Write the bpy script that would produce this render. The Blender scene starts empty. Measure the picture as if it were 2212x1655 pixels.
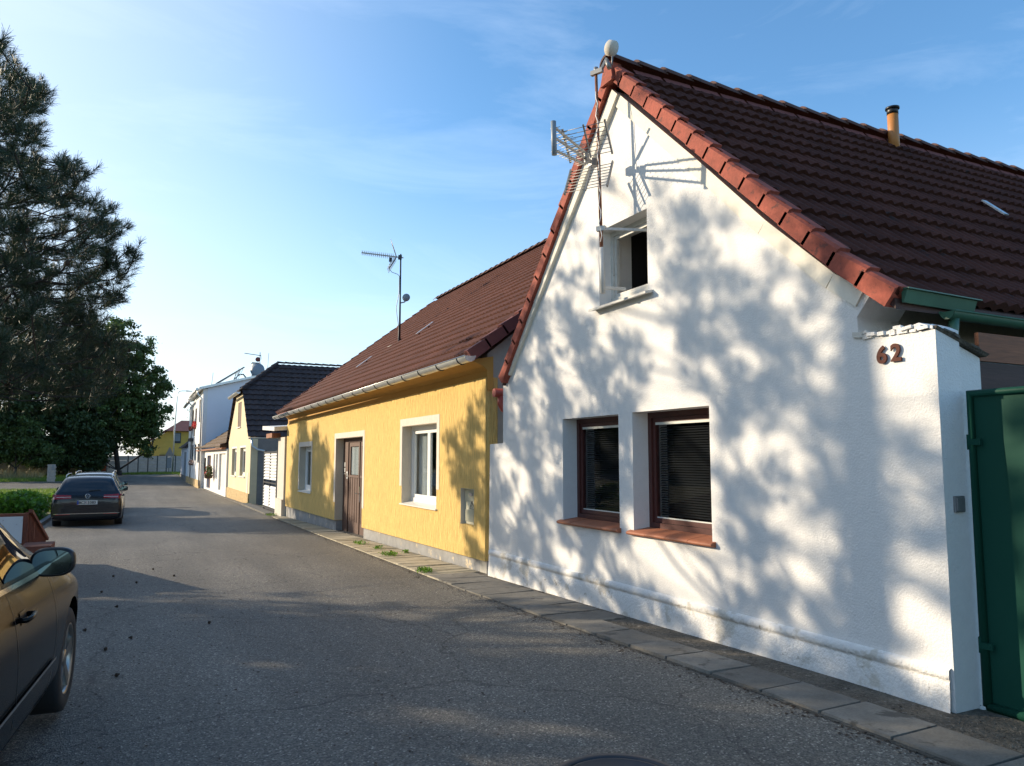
import bpy, bmesh, math, random
import numpy as np
from mathutils import Vector, Matrix
from mathutils.geometry import tessellate_polygon
from mathutils.bvhtree import BVHTree

# ---------------------------------------------------------------- camera, sky, sun
S = bpy.context.scene
COL = S.collection
cd = bpy.data.cameras.new('camera'); cam = bpy.data.objects.new('camera', cd); COL.objects.link(cam)
cam.location = (0, 0, 1.6)
cam.rotation_euler = (math.radians(90+5.59), 0, math.radians(-26.344))
cd.sensor_width = 36; cd.lens = 36*1640/2212; cd.clip_end = 3000; cd.clip_start = .05
S.camera = cam
S.render.resolution_x, S.render.resolution_y = 1024, 766
EL, AZ = 18.5, 48.0           # sun height, degrees left of the street's direction
w = bpy.data.worlds.new('World'); S.world = w; w.use_nodes = True
nt = w.node_tree; nt.nodes.clear()
out = nt.nodes.new('ShaderNodeOutputWorld'); bg = nt.nodes.new('ShaderNodeBackground')
sky = nt.nodes.new('ShaderNodeTexSky'); sky.sky_type = 'NISHITA'; sky.sun_disc = False
sky.sun_elevation = math.radians(EL); sky.sun_rotation = math.radians(-AZ)
sky.air_density = 1.0; sky.dust_density = 1.1; sky.ozone_density = 3.4; sky.altitude = 400
bg.inputs[1].default_value = .135
tc = nt.nodes.new('ShaderNodeTexCoord')
mp = nt.nodes.new('ShaderNodeMapping'); mp.inputs['Scale'].default_value = (1.3, 2.2, 6.5); mp.inputs['Rotation'].default_value = (0.2, 0.15, .9); mp.inputs['Location'].default_value = (3.1, 1.7, 5.2)
ns = nt.nodes.new('ShaderNodeTexNoise'); ns.inputs['Scale'].default_value = 1.6; ns.inputs['Detail'].default_value = 9; ns.inputs['Roughness'].default_value = .62
ns.inputs['Distortion'].default_value = .5
cr = nt.nodes.new('ShaderNodeValToRGB'); cr.color_ramp.elements[0].position = .50; cr.color_ramp.elements[1].position = .90
cr.color_ramp.elements[1].color = (.13, .13, .13, 1)
mx = nt.nodes.new('ShaderNodeMixRGB'); mx.inputs[2].default_value = (8.5, 9.0, 9.6, 1)
nt.links.new(tc.outputs['Generated'], mp.inputs[0]); nt.links.new(mp.outputs[0], ns.inputs['Vector'])
nt.links.new(ns.outputs[0], cr.inputs[0]); nt.links.new(cr.outputs[0], mx.inputs[0]); nt.links.new(sky.outputs[0], mx.inputs[1])
sp_ = nt.nodes.new('ShaderNodeSeparateXYZ'); nt.links.new(tc.outputs['Generated'], sp_.inputs[0])
hz = nt.nodes.new('ShaderNodeMapRange'); hz.interpolation_type = 'SMOOTHSTEP'; hz.inputs[1].default_value = -.02; hz.inputs[2].default_value = .42; hz.inputs[3].default_value = .50; hz.inputs[4].default_value = 0
sg = nt.nodes.new('ShaderNodeVectorMath'); sg.operation = 'DOT_PRODUCT'; sg.inputs[1].default_value = (-.70, .64, .32); nt.links.new(tc.outputs['Generated'], sg.inputs[0])   # bright hazy air round the sun
sr_ = nt.nodes.new('ShaderNodeMapRange'); sr_.interpolation_type = 'SMOOTHSTEP'; sr_.inputs[1].default_value = .40; sr_.inputs[2].default_value = 1.05; sr_.inputs[3].default_value = 0; sr_.inputs[4].default_value = .75; nt.links.new(sg.outputs['Value'], sr_.inputs[0])
hm = nt.nodes.new('ShaderNodeMath'); hm.operation = 'ADD'; hm.use_clamp = True; nt.links.new(hz.outputs[0], hm.inputs[0]); nt.links.new(sr_.outputs[0], hm.inputs[1])
nt.links.new(sp_.outputs[2], hz.inputs[0]); mh_ = nt.nodes.new('ShaderNodeMixRGB'); mh_.inputs[2].default_value = (3.6, 3.85, 4.05, 1)
nt.links.new(hm.outputs[0], mh_.inputs[0]); nt.links.new(mx.outputs[0], mh_.inputs[1]); hs = nt.nodes.new('ShaderNodeHueSaturation'); hs.inputs['Saturation'].default_value = 1.10; hs.inputs['Hue'].default_value = .494; nt.links.new(mh_.outputs[0], hs.inputs['Color']); nt.links.new(hs.outputs[0], bg.inputs[0]); nt.links.new(bg.outputs[0], out.inputs[0])
sd = bpy.data.lights.new('sun', 'SUN'); sun = bpy.data.objects.new('sun', sd); COL.objects.link(sun)
sd.energy = 3.2; sd.angle = math.radians(.6); sd.color = (1, .84, .62)
e, a = math.radians(EL), math.radians(AZ)
SUND = Vector((math.sin(a)*math.cos(e), -math.cos(a)*math.cos(e), -math.sin(e)))
sun.rotation_euler = SUND.to_track_quat('-Z', 'Y').to_euler(); sun.location = (-20, 20, 15)
S.view_settings.view_transform = 'Standard'; S.view_settings.look = 'None'
S.view_settings.exposure = 1.10; S.view_settings.gamma = 1
S.render.engine = 'CYCLES'
R = random.Random(4)

# ---------------------------------------------------------------- helpers
class MB:
    def __init__(s): s.v = []; s.f = []; s.m = []; s.sm = []
    def face(s, pts, mi=0, smooth=False):
        i = len(s.v); s.v += [tuple(p) for p in pts]; s.f.append(tuple(range(i, i+len(pts)))); s.m.append(mi); s.sm.append(smooth); return s
    def box(s, lo, hi, mi=0):
        x0, y0, z0 = lo; x1, y1, z1 = hi
        return s.hexa([(x0,y0,z0),(x1,y0,z0),(x1,y1,z0),(x0,y1,z0),(x0,y0,z1),(x1,y0,z1),(x1,y1,z1),(x0,y1,z1)], mi)
    def hexa(s, p, mi=0):
        i = len(s.v); s.v += [tuple(q) for q in p]
        for f in ((3,2,1,0),(4,5,6,7),(0,1,5,4),(1,2,6,5),(2,3,7,6),(3,0,4,7)):
            s.f.append(tuple(i+k for k in f)); s.m.append(mi); s.sm.append(False)
        return s
    def obox(s, c, ax, ay, az, mi=0):      # centre and three half-axis vectors
        c = Vector(c); ax = Vector(ax); ay = Vector(ay); az = Vector(az)
        return s.hexa([c-ax-ay-az, c+ax-ay-az, c+ax+ay-az, c-ax+ay-az, c-ax-ay+az, c+ax-ay+az, c+ax+ay+az, c-ax+ay+az], mi)
    def bar(s, a, b, w=.02, h=None, mi=0, up=(0,0,1)):
        a = Vector(a); b = Vector(b); d = b-a; h = h or w
        if abs(d.normalized().dot(Vector(up))) > .95: up = (1,0,0)
        x = d.cross(Vector(up)).normalized()*w/2; z = x.cross(d).normalized()*h/2
        return s.obox((a+b)/2, x, d/2, z, mi)
    def tube(s, path, r, n=8, mi=0, cap=True):
        path = [Vector(p) for p in path]; rs = r if isinstance(r, (list, tuple)) else [r]*len(path)
        base = len(s.v); prev = None
        for k, p in enumerate(path):
            d = (path[min(k+1, len(path)-1)]-path[max(k-1, 0)]).normalized()
            if prev is None:
                u = d.cross(Vector((0,0,1)) if abs(d.z) < .9 else Vector((1,0,0))).normalized()
            else: u = (prev-d*prev.dot(d)).normalized()
            prev = u; q = d.cross(u)
            for j in range(n):
                t = 2*math.pi*j/n; s.v.append(tuple(p+(u*math.cos(t)+q*math.sin(t))*rs[k]))
        for k in range(len(path)-1):
            for j in range(n):
                a = base+k*n+j; b = base+k*n+(j+1) % n
                s.f.append((a, b, b+n, a+n)); s.m.append(mi); s.sm.append(True)
        if cap:
            s.f.append(tuple(base+j for j in range(n))[::-1]); s.m.append(mi); s.sm.append(False)
            s.f.append(tuple(base+(len(path)-1)*n+j for j in range(n))); s.m.append(mi); s.sm.append(False)
        return s
    def lathe(s, prof, o, axis, n=24, mi=0):   # prof: (r, h) along axis
        o = Vector(o); axis = Vector(axis).normalized()
        u = axis.cross(Vector((0,0,1)) if abs(axis.z) < .9 else Vector((1,0,0))).normalized(); q = axis.cross(u)
        base = len(s.v)
        for r, h in prof:
            for j in range(n):
                t = 2*math.pi*j/n; s.v.append(tuple(o+axis*h+(u*math.cos(t)+q*math.sin(t))*r))
        for k in range(len(prof)-1):
            for j in range(n):
                a = base+k*n+j; b = base+k*n+(j+1) % n
                s.f.append((a, b, b+n, a+n)); s.m.append(mi); s.sm.append(True)
        return s
    def grid(s, rows, mi=0, smooth=False):
        base = len(s.v); n = len(rows[0])
        for r in rows: s.v += [tuple(p) for p in r]
        for k in range(len(rows)-1):
            for j in range(n-1):
                a = base+k*n+j; s.f.append((a, a+1, a+1+n, a+n)); s.m.append(mi); s.sm.append(smooth)
        return s
    def prism(s, poly, ext, mi=0):             # planar outline swept by ext
        ext = Vector(ext); poly = [Vector(p) for p in poly]
        for tri in tessellate_polygon([poly]):
            s.face([poly[i] for i in tri], mi); s.face([poly[i]+ext for i in tri][::-1], mi)
        for i in range(len(poly)):
            a, b = poly[i], poly[(i+1) % len(poly)]
            s.face([a, b, b+ext, a+ext], mi)
        return s

def add(name, mb, mats, parent=None, recalc=True):
    me = bpy.data.meshes.new(name)
    base = Vector(parent['_w']) if parent and '_w' in parent else Vector((0,0,0))
    me.from_pydata([tuple(Vector(p)-base) for p in mb.v], [], mb.f)
    for m in (mats if isinstance(mats, (list, tuple)) else [mats]): me.materials.append(m)
    me.polygons.foreach_set('material_index', mb.m); me.polygons.foreach_set('use_smooth', mb.sm)
    me.update()
    if recalc:
        bm = bmesh.new(); bm.from_mesh(me); bmesh.ops.recalc_face_normals(bm, faces=bm.faces); bm.to_mesh(me); bm.free()
    o = bpy.data.objects.new(name, me); COL.objects.link(o)
    if parent: o.parent = parent; o['_w'] = tuple(base)
    return o
def thing(name, label, cat, loc=(0,0,0), group=None):
    o = bpy.data.objects.new(name, None); COL.objects.link(o); o.location = loc; o['_w'] = tuple(loc)
    o.empty_display_size = .2
    return tag(o, label, cat, group)
def tag(o, label=None, cat=None, group=None, kind=None):
    if label: o['label'] = label
    if cat: o['category'] = cat
    if group: o['group'] = group
    if kind: o['kind'] = kind
    return o
def solo(name, mb, mats, label, cat, group=None, base=None, recalc=True):  # one-mesh thing, origin at its base
    if base is None:
        xs = list(zip(*mb.v)); base = ((min(xs[0])+max(xs[0]))/2, (min(xs[1])+max(xs[1]))/2, min(xs[2]))
    b = Vector(base); mb.v = [tuple(Vector(p)-b) for p in mb.v]
    o = add(name, mb, mats, None, recalc); o.location = base
    return tag(o, label, cat, group)
def struct(name, mb, mats, recalc=True):
    return tag(add(name, mb, mats, None, recalc), kind='structure')

# ---------------------------------------------------------------- materials
def mat(name, col, rough=.8, metal=0, spec=.5, bump=None, var=None, coat=0, scale=(1,1,1), spots=None, rnd=0):
    """var: (scale, amount) mottling; bump: (scale, strength, distance); spots: (scale, threshold, colour)"""
    m = bpy.data.materials.new(name); m.use_nodes = True; n = m.node_tree; b = n.nodes['Principled BSDF']; L = n.links.new
    b.inputs['Roughness'].default_value = rough; b.inputs['Metallic'].default_value = metal
    b.inputs['Specular IOR Level'].default_value = spec; b.inputs['Coat Weight'].default_value = coat
    b.inputs['Coat Roughness'].default_value = .03
    c = n.nodes.new('ShaderNodeRGB'); c.outputs[0].default_value = (*col, 1); cur = c.outputs[0]
    tcn = n.nodes.new('ShaderNodeTexCoord'); mpn = n.nodes.new('ShaderNodeMapping'); mpn.inputs['Scale'].default_value = scale
    L(tcn.outputs['Object'], mpn.inputs[0]); vec = mpn.outputs[0]
    def noise(sc, det=6, r=.6):
        t = n.nodes.new('ShaderNodeTexNoise'); t.inputs['Scale'].default_value = sc; t.inputs['Detail'].default_value = det; t.inputs['Roughness'].default_value = r
        L(vec, t.inputs['Vector']); return t.outputs[0]
    def mul(cur, fac, lo, hi, p0=.3, p1=.7):
        r = n.nodes.new('ShaderNodeMapRange'); r.inputs[1].default_value = p0; r.inputs[2].default_value = p1; r.inputs[3].default_value = lo; r.inputs[4].default_value = hi
        L(fac, r.inputs[0]); k = n.nodes.new('ShaderNodeVectorMath'); k.operation = 'SCALE'; L(cur, k.inputs[0]); L(r.outputs[0], k.inputs['Scale']); return k.outputs[0]
    for v in (var or ()):
        cur = mul(cur, noise(v[0]), 1-v[1], 1+v[1])
    if rnd:
        at = n.nodes.new('ShaderNodeAttribute'); at.attribute_name = 'rnd'; cur = mul(cur, at.outputs['Fac'], 1-rnd, 1+rnd, 0, 1)
    for sp in (spots or ()):
        f = noise(sp[0], 4, .7); r = n.nodes.new('ShaderNodeMapRange'); r.inputs[1].default_value = sp[1]; r.inputs[2].default_value = sp[1]+.05
        L(f, r.inputs[0]); k = n.nodes.new('ShaderNodeMixRGB'); k.inputs[2].default_value = (*sp[2], 1); L(r.outputs[0], k.inputs[0]); L(cur, k.inputs[1]); cur = k.outputs[0]
    L(cur, b.inputs['Base Color'])
    prev = None
    for bp in (bump or ()):
        k = n.nodes.new('ShaderNodeBump'); k.inputs['Strength'].default_value = bp[1]; k.inputs['Distance'].default_value = bp[2]
        L(noise(bp[0], 5), k.inputs['Height'])
        if prev: L(prev, k.inputs['Normal'])
        prev = k.outputs[0]
    if prev: L(prev, b.inputs['Normal'])
    return m
def glass_mat(name, tint=(.9,.93,.95), refl=1.45, dark=.0):
    m = bpy.data.materials.new(name); m.use_nodes = True; n = m.node_tree; n.nodes.clear(); L = n.links.new
    o = n.nodes.new('ShaderNodeOutputMaterial'); t = n.nodes.new('ShaderNodeBsdfTransparent'); g = n.nodes.new('ShaderNodeBsdfGlossy')
    t.inputs[0].default_value = (*tint, 1); g.inputs['Roughness'].default_value = .01
    f = n.nodes.new('ShaderNodeFresnel'); f.inputs[0].default_value = refl; x = n.nodes.new('ShaderNodeMixShader')
    ge = n.nodes.new('ShaderNodeNewGeometry'); mm = n.nodes.new('ShaderNodeMath'); mm.operation = 'SUBTRACT'; mm.use_clamp = True; L(f.outputs[0], mm.inputs[0]); L(ge.outputs['Backfacing'], mm.inputs[1])
    L(mm.outputs[0], x.inputs[0]); L(t.outputs[0], x.inputs[1]); L(g.outputs[0], x.inputs[2]); L(x.outputs[0], o.inputs[0])
    return m

M = {}
M['white'] = mat('white_plaster', (.74,.725,.70), .9, var=[(.7,.03),(14,.03)], bump=[(60,.9,.008),(5,.25,.015)], spots=[(1.1,.72,(.66,.645,.62))])
M['white2'] = mat('white_plinth', (.78,.765,.735), .9, var=[(1.5,.06),(20,.04)], bump=[(5,.7,.03),(45,.9,.012)], spots=[(2.2,.55,(.62,.585,.52)),(7,.66,(.42,.385,.33))])
M['band'] = mat('cream_band', (.74,.70,.60), .9, var=[(3,.05)], bump=[(50,.5,.005)])
M['yellow'] = mat('yellow_render', (.74,.505,.165), .9, var=[(.9,.05),(26,.17)], scale=(1,1,.16), bump=[(26,1.0,.055),(70,.7,.012)], spots=[(.5,.70,(.64,.42,.16))])
M['ochre'] = mat('ochre_paint', (.52,.29,.07), .85, var=[(2,.06)], bump=[(40,.3,.004)])
M['beige'] = mat('beige_render', (.60,.53,.42), .9, var=[(4,.06)], bump=[(70,.5,.004)])
M['surround'] = mat('pale_surround', (.64,.58,.50), .9, var=[(30,.10)], scale=(1,1,.2), bump=[(50,.8,.006)])
M['gableside'] = mat('old_grey_plaster', (.42,.40,.35), .9, var=[(2,.1),(9,.06)], bump=[(20,.5,.01)])
M['plinth'] = mat('grey_plinth', (.27,.27,.27), .85, var=[(2,.18),(11,.12)], bump=[(15,.6,.012)], spots=[(2.6,.60,(.56,.47,.33))])
M['tile'] = mat('dark_red_tile', (.064,.023,.016), .85, spec=.15, var=[(1.2,.18),(30,.2)], bump=[(60,.4,.004)], spots=[(7,.63,(.035,.022,.020)),(24,.715,(.27,.25,.23))], rnd=.16)
M['tile2'] = mat('brown_red_tile', (.105,.038,.024), .8, spec=.25, var=[(1.2,.14),(30,.15)], bump=[(60,.3,.003)], spots=[(9,.64,(.045,.028,.024)),(30,.73,(.27,.25,.22))], rnd=.15)
M['verge'] = mat('red_verge_tile', (.29,.068,.042), .85, var=[(3,.25),(25,.2)], bump=[(40,.5,.005)], spots=[(9,.60,(.15,.048,.035)),(16,.70,(.09,.045,.035))])
M['verge2'] = mat('dull_verge_tile', (.17,.05,.04), .8, var=[(4,.15)], bump=[(40,.4,.004)])
M['ridge'] = mat('ridge_tile', (.085,.040,.032), .85, var=[(5,.2)], spots=[(14,.66,(.03,.025,.022)),(35,.72,(.25,.23,.2))], bump=[(40,.5,.005)])
M['dtile'] = mat('black_brown_tile', (.040,.026,.026), .8, var=[(2,.2)], spots=[(13,.69,(.38,.36,.33))], bump=[(40,.4,.004)], rnd=.2)
M['oldtile'] = mat('weathered_tile', (.17,.115,.07), .9, var=[(2,.25),(12,.2)], bump=[(20,.6,.01)], spots=[(5,.62,(.07,.05,.04))], rnd=.3)
M['fartile'] = mat('far_red_tile', (.16,.05,.045), .85, var=[(1.5,.15)])
M['galv'] = mat('galvanised_steel', (.62,.63,.62), .38, .75, var=[(5,.12)], bump=[(8,.1,.004)])
M['steel'] = mat('grey_steel', (.24,.24,.24), .5, .5, var=[(9,.15)])
M['alu'] = mat('pale_aluminium', (.42,.40,.35), .5, .4, var=[(20,.1)])
M['darkmetal'] = mat('dark_metal', (.05,.052,.058), .45, .5)
M['rust'] = mat('rusty_pipe', (.22,.085,.045), .8, .2, var=[(8,.35)], spots=[(14,.57,(.42,.36,.30))], bump=[(30,.5,.004)])
M['wpipe'] = mat('grey_white_pipe', (.55,.54,.51), .55, var=[(12,.1)], spots=[(11,.68,(.3,.14,.07))])
M['redmetal'] = mat('red_painted_gutter', (.30,.045,.030), .45, spots=[(12,.66,(.12,.04,.03))])
M['greenmetal'] = mat('green_gutter_paint', (.045,.13,.085), .42, var=[(6,.12)], spots=[(16,.70,(.24,.25,.22))])
M['gategreen'] = mat('green_gate_paint', (.010,.062,.042), .5, spec=.12, var=[(.8,.07)], bump=[(3,.08,.01)])
M['brownframe'] = mat('brown_window_frame', (.075,.022,.018), .4, var=[(20,.12)])
M['brownwood'] = mat('brown_door_wood', (.095,.045,.030), .6, var=[(3,.2),(18,.25)], scale=(6,6,.4), bump=[(40,.5,.004)])
M['plank'] = mat('orange_brown_plank', (.24,.085,.035), .7, var=[(2,.2),(14,.25)], scale=(.4,4,6), bump=[(20,.4,.004)])
M['darkplank'] = mat('dark_stained_plank', (.055,.025,.020), .7, var=[(2,.2),(14,.2)], scale=(.4,4,6), bump=[(20,.4,.004)])
M['whiteframe'] = mat('white_plastic_frame', (.82,.82,.80), .35)
M['oldframe'] = mat('worn_white_frame', (.55,.54,.50), .6, var=[(12,.12)], spots=[(9,.66,(.30,.25,.2))], bump=[(30,.4,.003)])
M['sill'] = mat('terracotta_sill', (.33,.115,.055), .65, var=[(6,.15),(30,.1)], bump=[(30,.4,.004)])
M['sillpale'] = mat('pale_sill', (.72,.69,.62), .5)
M['digit'] = mat('brown_number_metal', (.075,.020,.012), .6, spec=.15)
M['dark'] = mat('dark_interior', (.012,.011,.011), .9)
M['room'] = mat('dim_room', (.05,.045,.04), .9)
M['curtain'] = mat('pale_curtain', (.62,.62,.58), .9)
M['blind'] = mat('dark_grey_blind', (.012,.012,.013), .8, spec=.2)
M['blindrail'] = mat('pale_blind_rail', (.60,.62,.58), .4)
M['glass'] = glass_mat('window_glass')
M['dimglass'] = glass_mat('dim_window_glass', refl=1.25)
M['asphalt'] = None
M['rusty'] = mat('red_rust_steel', (.17,.050,.028), .8, .1, var=[(3,.25),(20,.2)], scale=(1,3,1), bump=[(25,.5,.005)])
M['whitesheet'] = mat('dirty_white_sheet', (.62,.60,.60), .6, var=[(4,.05)], spots=[(9,.67,(.30,.16,.10))])
M['cream'] = mat('cream_render', (.66,.56,.37), .9, var=[(1,.07),(9,.05)], bump=[(12,.4,.012)])
M['greyside'] = mat('grey_render', (.20,.19,.185), .9, var=[(1,.12),(8,.06)], spots=[(1.1,.66,(.30,.28,.26))])
M['stoneplinth'] = mat('stone_plinth', (.48,.34,.16), .85, var=[(9,.35)], bump=[(9,1,.04)], spots=[(8,.60,(.16,.10,.05))])
M['limewash'] = mat('limewashed_wall', (.76,.74,.70), .9, var=[(2,.08)], bump=[(6,.5,.03)])
M['bluewhite'] = mat('cool_render_and_shade', (.70,.72,.78), .85, var=[(.6,.03)])
M['palewall'] = mat('pale_grey_render', (.58,.54,.47), .9, var=[(2,.06)])
M['farwall'] = mat('far_yellow_render', (.60,.42,.10), .9, var=[(3,.08)])
M['concrete'] = mat('concrete_panel', (.38,.34,.31), .9, var=[(2,.15),(12,.15)], scale=(1,1,3), bump=[(14,.7,.02)])
M['slab'] = mat('concrete_slab', (.165,.155,.135), .88, var=[(1.5,.22),(9,.15),(60,.14)], bump=[(60,.6,.004),(8,.3,.01)], spots=[(3.2,.58,(.085,.08,.07)),(30,.72,(.36,.34,.30)),(11,.66,(.12,.11,.06))], rnd=.18)  # old dirty slabs; the shade on the near stretch also darkens this colour
M['striped'] = mat('pale_sunlit_slab', (.37,.33,.245), .88, var=[(1.5,.15),(14,.15)], bump=[(50,.6,.004)], spots=[(4,.62,(.20,.18,.13))], rnd=.15)  # sunlight on the stretch by the yellow house put into this paler colour
M['mortar'] = mat('gritty_soil_edge', (.10,.088,.070), .95, var=[(6,.4),(40,.4)], bump=[(30,1,.02)], spots=[(5,.62,(.24,.215,.18)),(3,.68,(.11,.085,.035))])
M['brick'] = mat('pale_brick', (.38,.35,.30), .9, var=[(6,.2)])
M['cabinet'] = mat('beige_grey_cabinet', (.50,.49,.38), .5)
M['orange'] = mat('orange_gate', (.42,.10,.04), .7)
M['kerb'] = mat('kerb_stone', (.26,.25,.24), .85, var=[(5,.15)])
M['solar'] = mat('solar_glass', (.02,.025,.05), .15)
M['dishgrey'] = mat('dish_grey', (.20,.24,.28), .5)
M['red'] = mat('red_flower', (.55,.02,.02), .7)
M['pinkflower'] = mat('pale_flower', (.7,.45,.40), .7)
M['plateyel'] = mat('flue_orange', (.42,.17,.04), .45, var=[(6,.1)])
M['black'] = mat('black_plastic', (.012,.012,.013), .4)
M['rubber'] = mat('tyre_rubber', (.018,.018,.019), .75, bump=[(60,.3,.003)])
M['cardark'] = mat('dark_blue_black_paint', (.004,.005,.012), .25, .1, coat=.6)
M['carbronze'] = mat('graphite_brown_paint', (.004,.004,.004), .22, .0, spec=.1, coat=.13)
M['carsilver'] = mat('silver_car_paint', (.35,.36,.38), .3, .6, coat=1)
M['carglass'] = mat('tinted_car_glass', (.006,.007,.009), .02, 0, spec=.9, coat=.4)
M['chrome'] = mat('chrome_trim', (.75,.75,.74), .12, 1)
M['rim'] = mat('alloy_rim', (.30,.29,.27), .3, .9)
M['mirrorglass'] = mat('mirror_glass', (.09,.13,.145), .01, 1)
M['redlamp'] = mat('red_lamp_glass', (.33,.006,.010), .12, coat=.6)
M['platewhite'] = mat('plate_white', (.78,.77,.72), .5)
M['plateblue'] = mat('plate_blue', (.02,.06,.35), .5)
M['needle'] = mat('pine_needles', (.024,.046,.020), .5, rnd=.45)
M['bark'] = mat('pine_bark', (.040,.030,.024), .9, var=[(6,.3)], bump=[(18,.8,.02)])
M['leaf'] = mat('tree_leaves', (.085,.13,.034), .5, rnd=.5)
M['leaf2'] = mat('dark_tree_leaves', (.050,.082,.027), .5, rnd=.45)
M['hedge'] = mat('hedge_leaves', (.12,.24,.022), .5, rnd=.4)
M['grassblade'] = mat('grass_blades', (.17,.26,.035), .6, rnd=.35)
M['drygrass'] = mat('dry_grass', (.34,.27,.12), .7, rnd=.3)
M['cone'] = mat('pine_cone_scale', (.045,.028,.018), .85)
for k in ('needle','leaf','leaf2','hedge','grassblade'):     # thin leaves let some light through
    n = M[k].node_tree; b = n.nodes['Principled BSDF']; src = b.inputs['Base Color'].links[0].from_socket
    tr = n.nodes.new('ShaderNodeBsdfTranslucent'); ms = n.nodes.new('ShaderNodeMixShader'); ms.inputs[0].default_value = .35 if k != 'needle' else .15
    n.links.new(src, tr.inputs[0]); n.links.new(b.outputs[0], ms.inputs[1]); n.links.new(tr.outputs[0], ms.inputs[2]); n.links.new(ms.outputs[0], n.nodes['Material Output'].inputs[0])
def asphalt():
    m = bpy.data.materials.new('asphalt'); m.use_nodes = True; n = m.node_tree; b = n.nodes['Principled BSDF']; L = n.links.new
    t = n.nodes.new('ShaderNodeTexCoord')
    vo = n.nodes.new('ShaderNodeTexVoronoi'); vo.inputs['Scale'].default_value = 95; L(t.outputs['Object'], vo.inputs['Vector'])
    no = n.nodes.new('ShaderNodeTexNoise'); no.inputs['Scale'].default_value = .45; no.inputs['Detail'].default_value = 7; L(t.outputs['Object'], no.inputs['Vector'])
    n2 = n.nodes.new('ShaderNodeTexNoise'); n2.inputs['Scale'].default_value = 26; n2.inputs['Detail'].default_value = 6; n2.inputs['Roughness'].default_value = .8; L(t.outputs['Object'], n2.inputs['Vector'])
    c = n.nodes.new('ShaderNodeValToRGB'); e = c.color_ramp.elements; e[0].position = 0; e[0].color = (.038,.036,.033,1); e[1].position = 1; e[1].color = (.50,.465,.39,1)
    k = c.color_ramp.elements.new(.45); k.color = (.108,.100,.087,1); k = c.color_ramp.elements.new(.8); k.color = (.185,.17,.14,1)
    L(vo.outputs['Color'], c.inputs[0])
    r = n.nodes.new('ShaderNodeMapRange'); r.inputs[1].default_value = .3; r.inputs[2].default_value = .7; r.inputs[3].default_value = .84; r.inputs[4].default_value = 1.16; L(no.outputs[0], r.inputs[0])
    r2 = n.nodes.new('ShaderNodeMapRange'); r2.inputs[1].default_value = .3; r2.inputs[2].default_value = .7; r2.inputs[3].default_value = .7; r2.inputs[4].default_value = 1.3; L(n2.outputs[0], r2.inputs[0])
    mu = n.nodes.new('ShaderNodeMath'); mu.operation = 'MULTIPLY'; L(r.outputs[0], mu.inputs[0]); L(r2.outputs[0], mu.inputs[1])
    mpl = n.nodes.new('ShaderNodeMapping'); mpl.inputs['Scale'].default_value = (1.1, .09, 1); L(t.outputs['Object'], mpl.inputs[0])     # worn wheel lanes
    nl = n.nodes.new('ShaderNodeTexNoise'); nl.inputs['Scale'].default_value = 1.3; nl.inputs['Detail'].default_value = 4; L(mpl.outputs[0], nl.inputs['Vector'])
    rl = n.nodes.new('ShaderNodeMapRange'); rl.inputs[1].default_value = .35; rl.inputs[2].default_value = .65; rl.inputs[3].default_value = .82; rl.inputs[4].default_value = 1.15; L(nl.outputs[0], rl.inputs[0])
    ml = n.nodes.new('ShaderNodeMath'); ml.operation = 'MULTIPLY'; L(mu.outputs[0], ml.inputs[0]); L(rl.outputs[0], ml.inputs[1])
    dn = n.nodes.new('ShaderNodeTexNoise'); dn.inputs['Scale'].default_value = 1.7; dn.inputs['Detail'].default_value = 6; L(t.outputs['Object'], dn.inputs['Vector'])
    dm = n.nodes.new('ShaderNodeMixRGB'); dm.blend_type = 'LINEAR_LIGHT'; dm.inputs[0].default_value = .35; L(t.outputs['Object'], dm.inputs[1]); L(dn.outputs['Color'], dm.inputs[2])
    vc = n.nodes.new('ShaderNodeTexVoronoi'); vc.feature = 'DISTANCE_TO_EDGE'; vc.inputs['Scale'].default_value = .33; L(dm.outputs[0], vc.inputs['Vector'])     # thin cracks
    rc_ = n.nodes.new('ShaderNodeMapRange'); rc_.inputs[1].default_value = 0; rc_.inputs[2].default_value = .006; rc_.inputs[3].default_value = .45; rc_.inputs[4].default_value = 1; L(vc.outputs['Distance'], rc_.inputs[0])
    mu = n.nodes.new('ShaderNodeMath'); mu.operation = 'MULTIPLY'; L(ml.outputs[0], mu.inputs[0]); L(rc_.outputs[0], mu.inputs[1])
    v = n.nodes.new('ShaderNodeVectorMath'); v.operation = 'SCALE'; L(c.outputs[0], v.inputs[0]); L(mu.outputs[0], v.inputs['Scale']); L(v.outputs[0], b.inputs['Base Color'])
    b.inputs['Roughness'].default_value = .72; b.inputs['Specular IOR Level'].default_value = .5
    bu = n.nodes.new('ShaderNodeBump'); bu.inputs['Strength'].default_value = .8; bu.inputs['Distance'].default_value = .006; L(vo.outputs['Distance'], bu.inputs['Height']); L(bu.outputs[0], b.inputs['Normal'])
    return m
M['asphalt'] = asphalt()
M['soil'] = mat('grassy_soil', (.085,.105,.035), .95, var=[(.8,.3),(9,.3)], bump=[(6,.6,.04)], spots=[(1.4,.60,(.16,.13,.08))])

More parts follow.
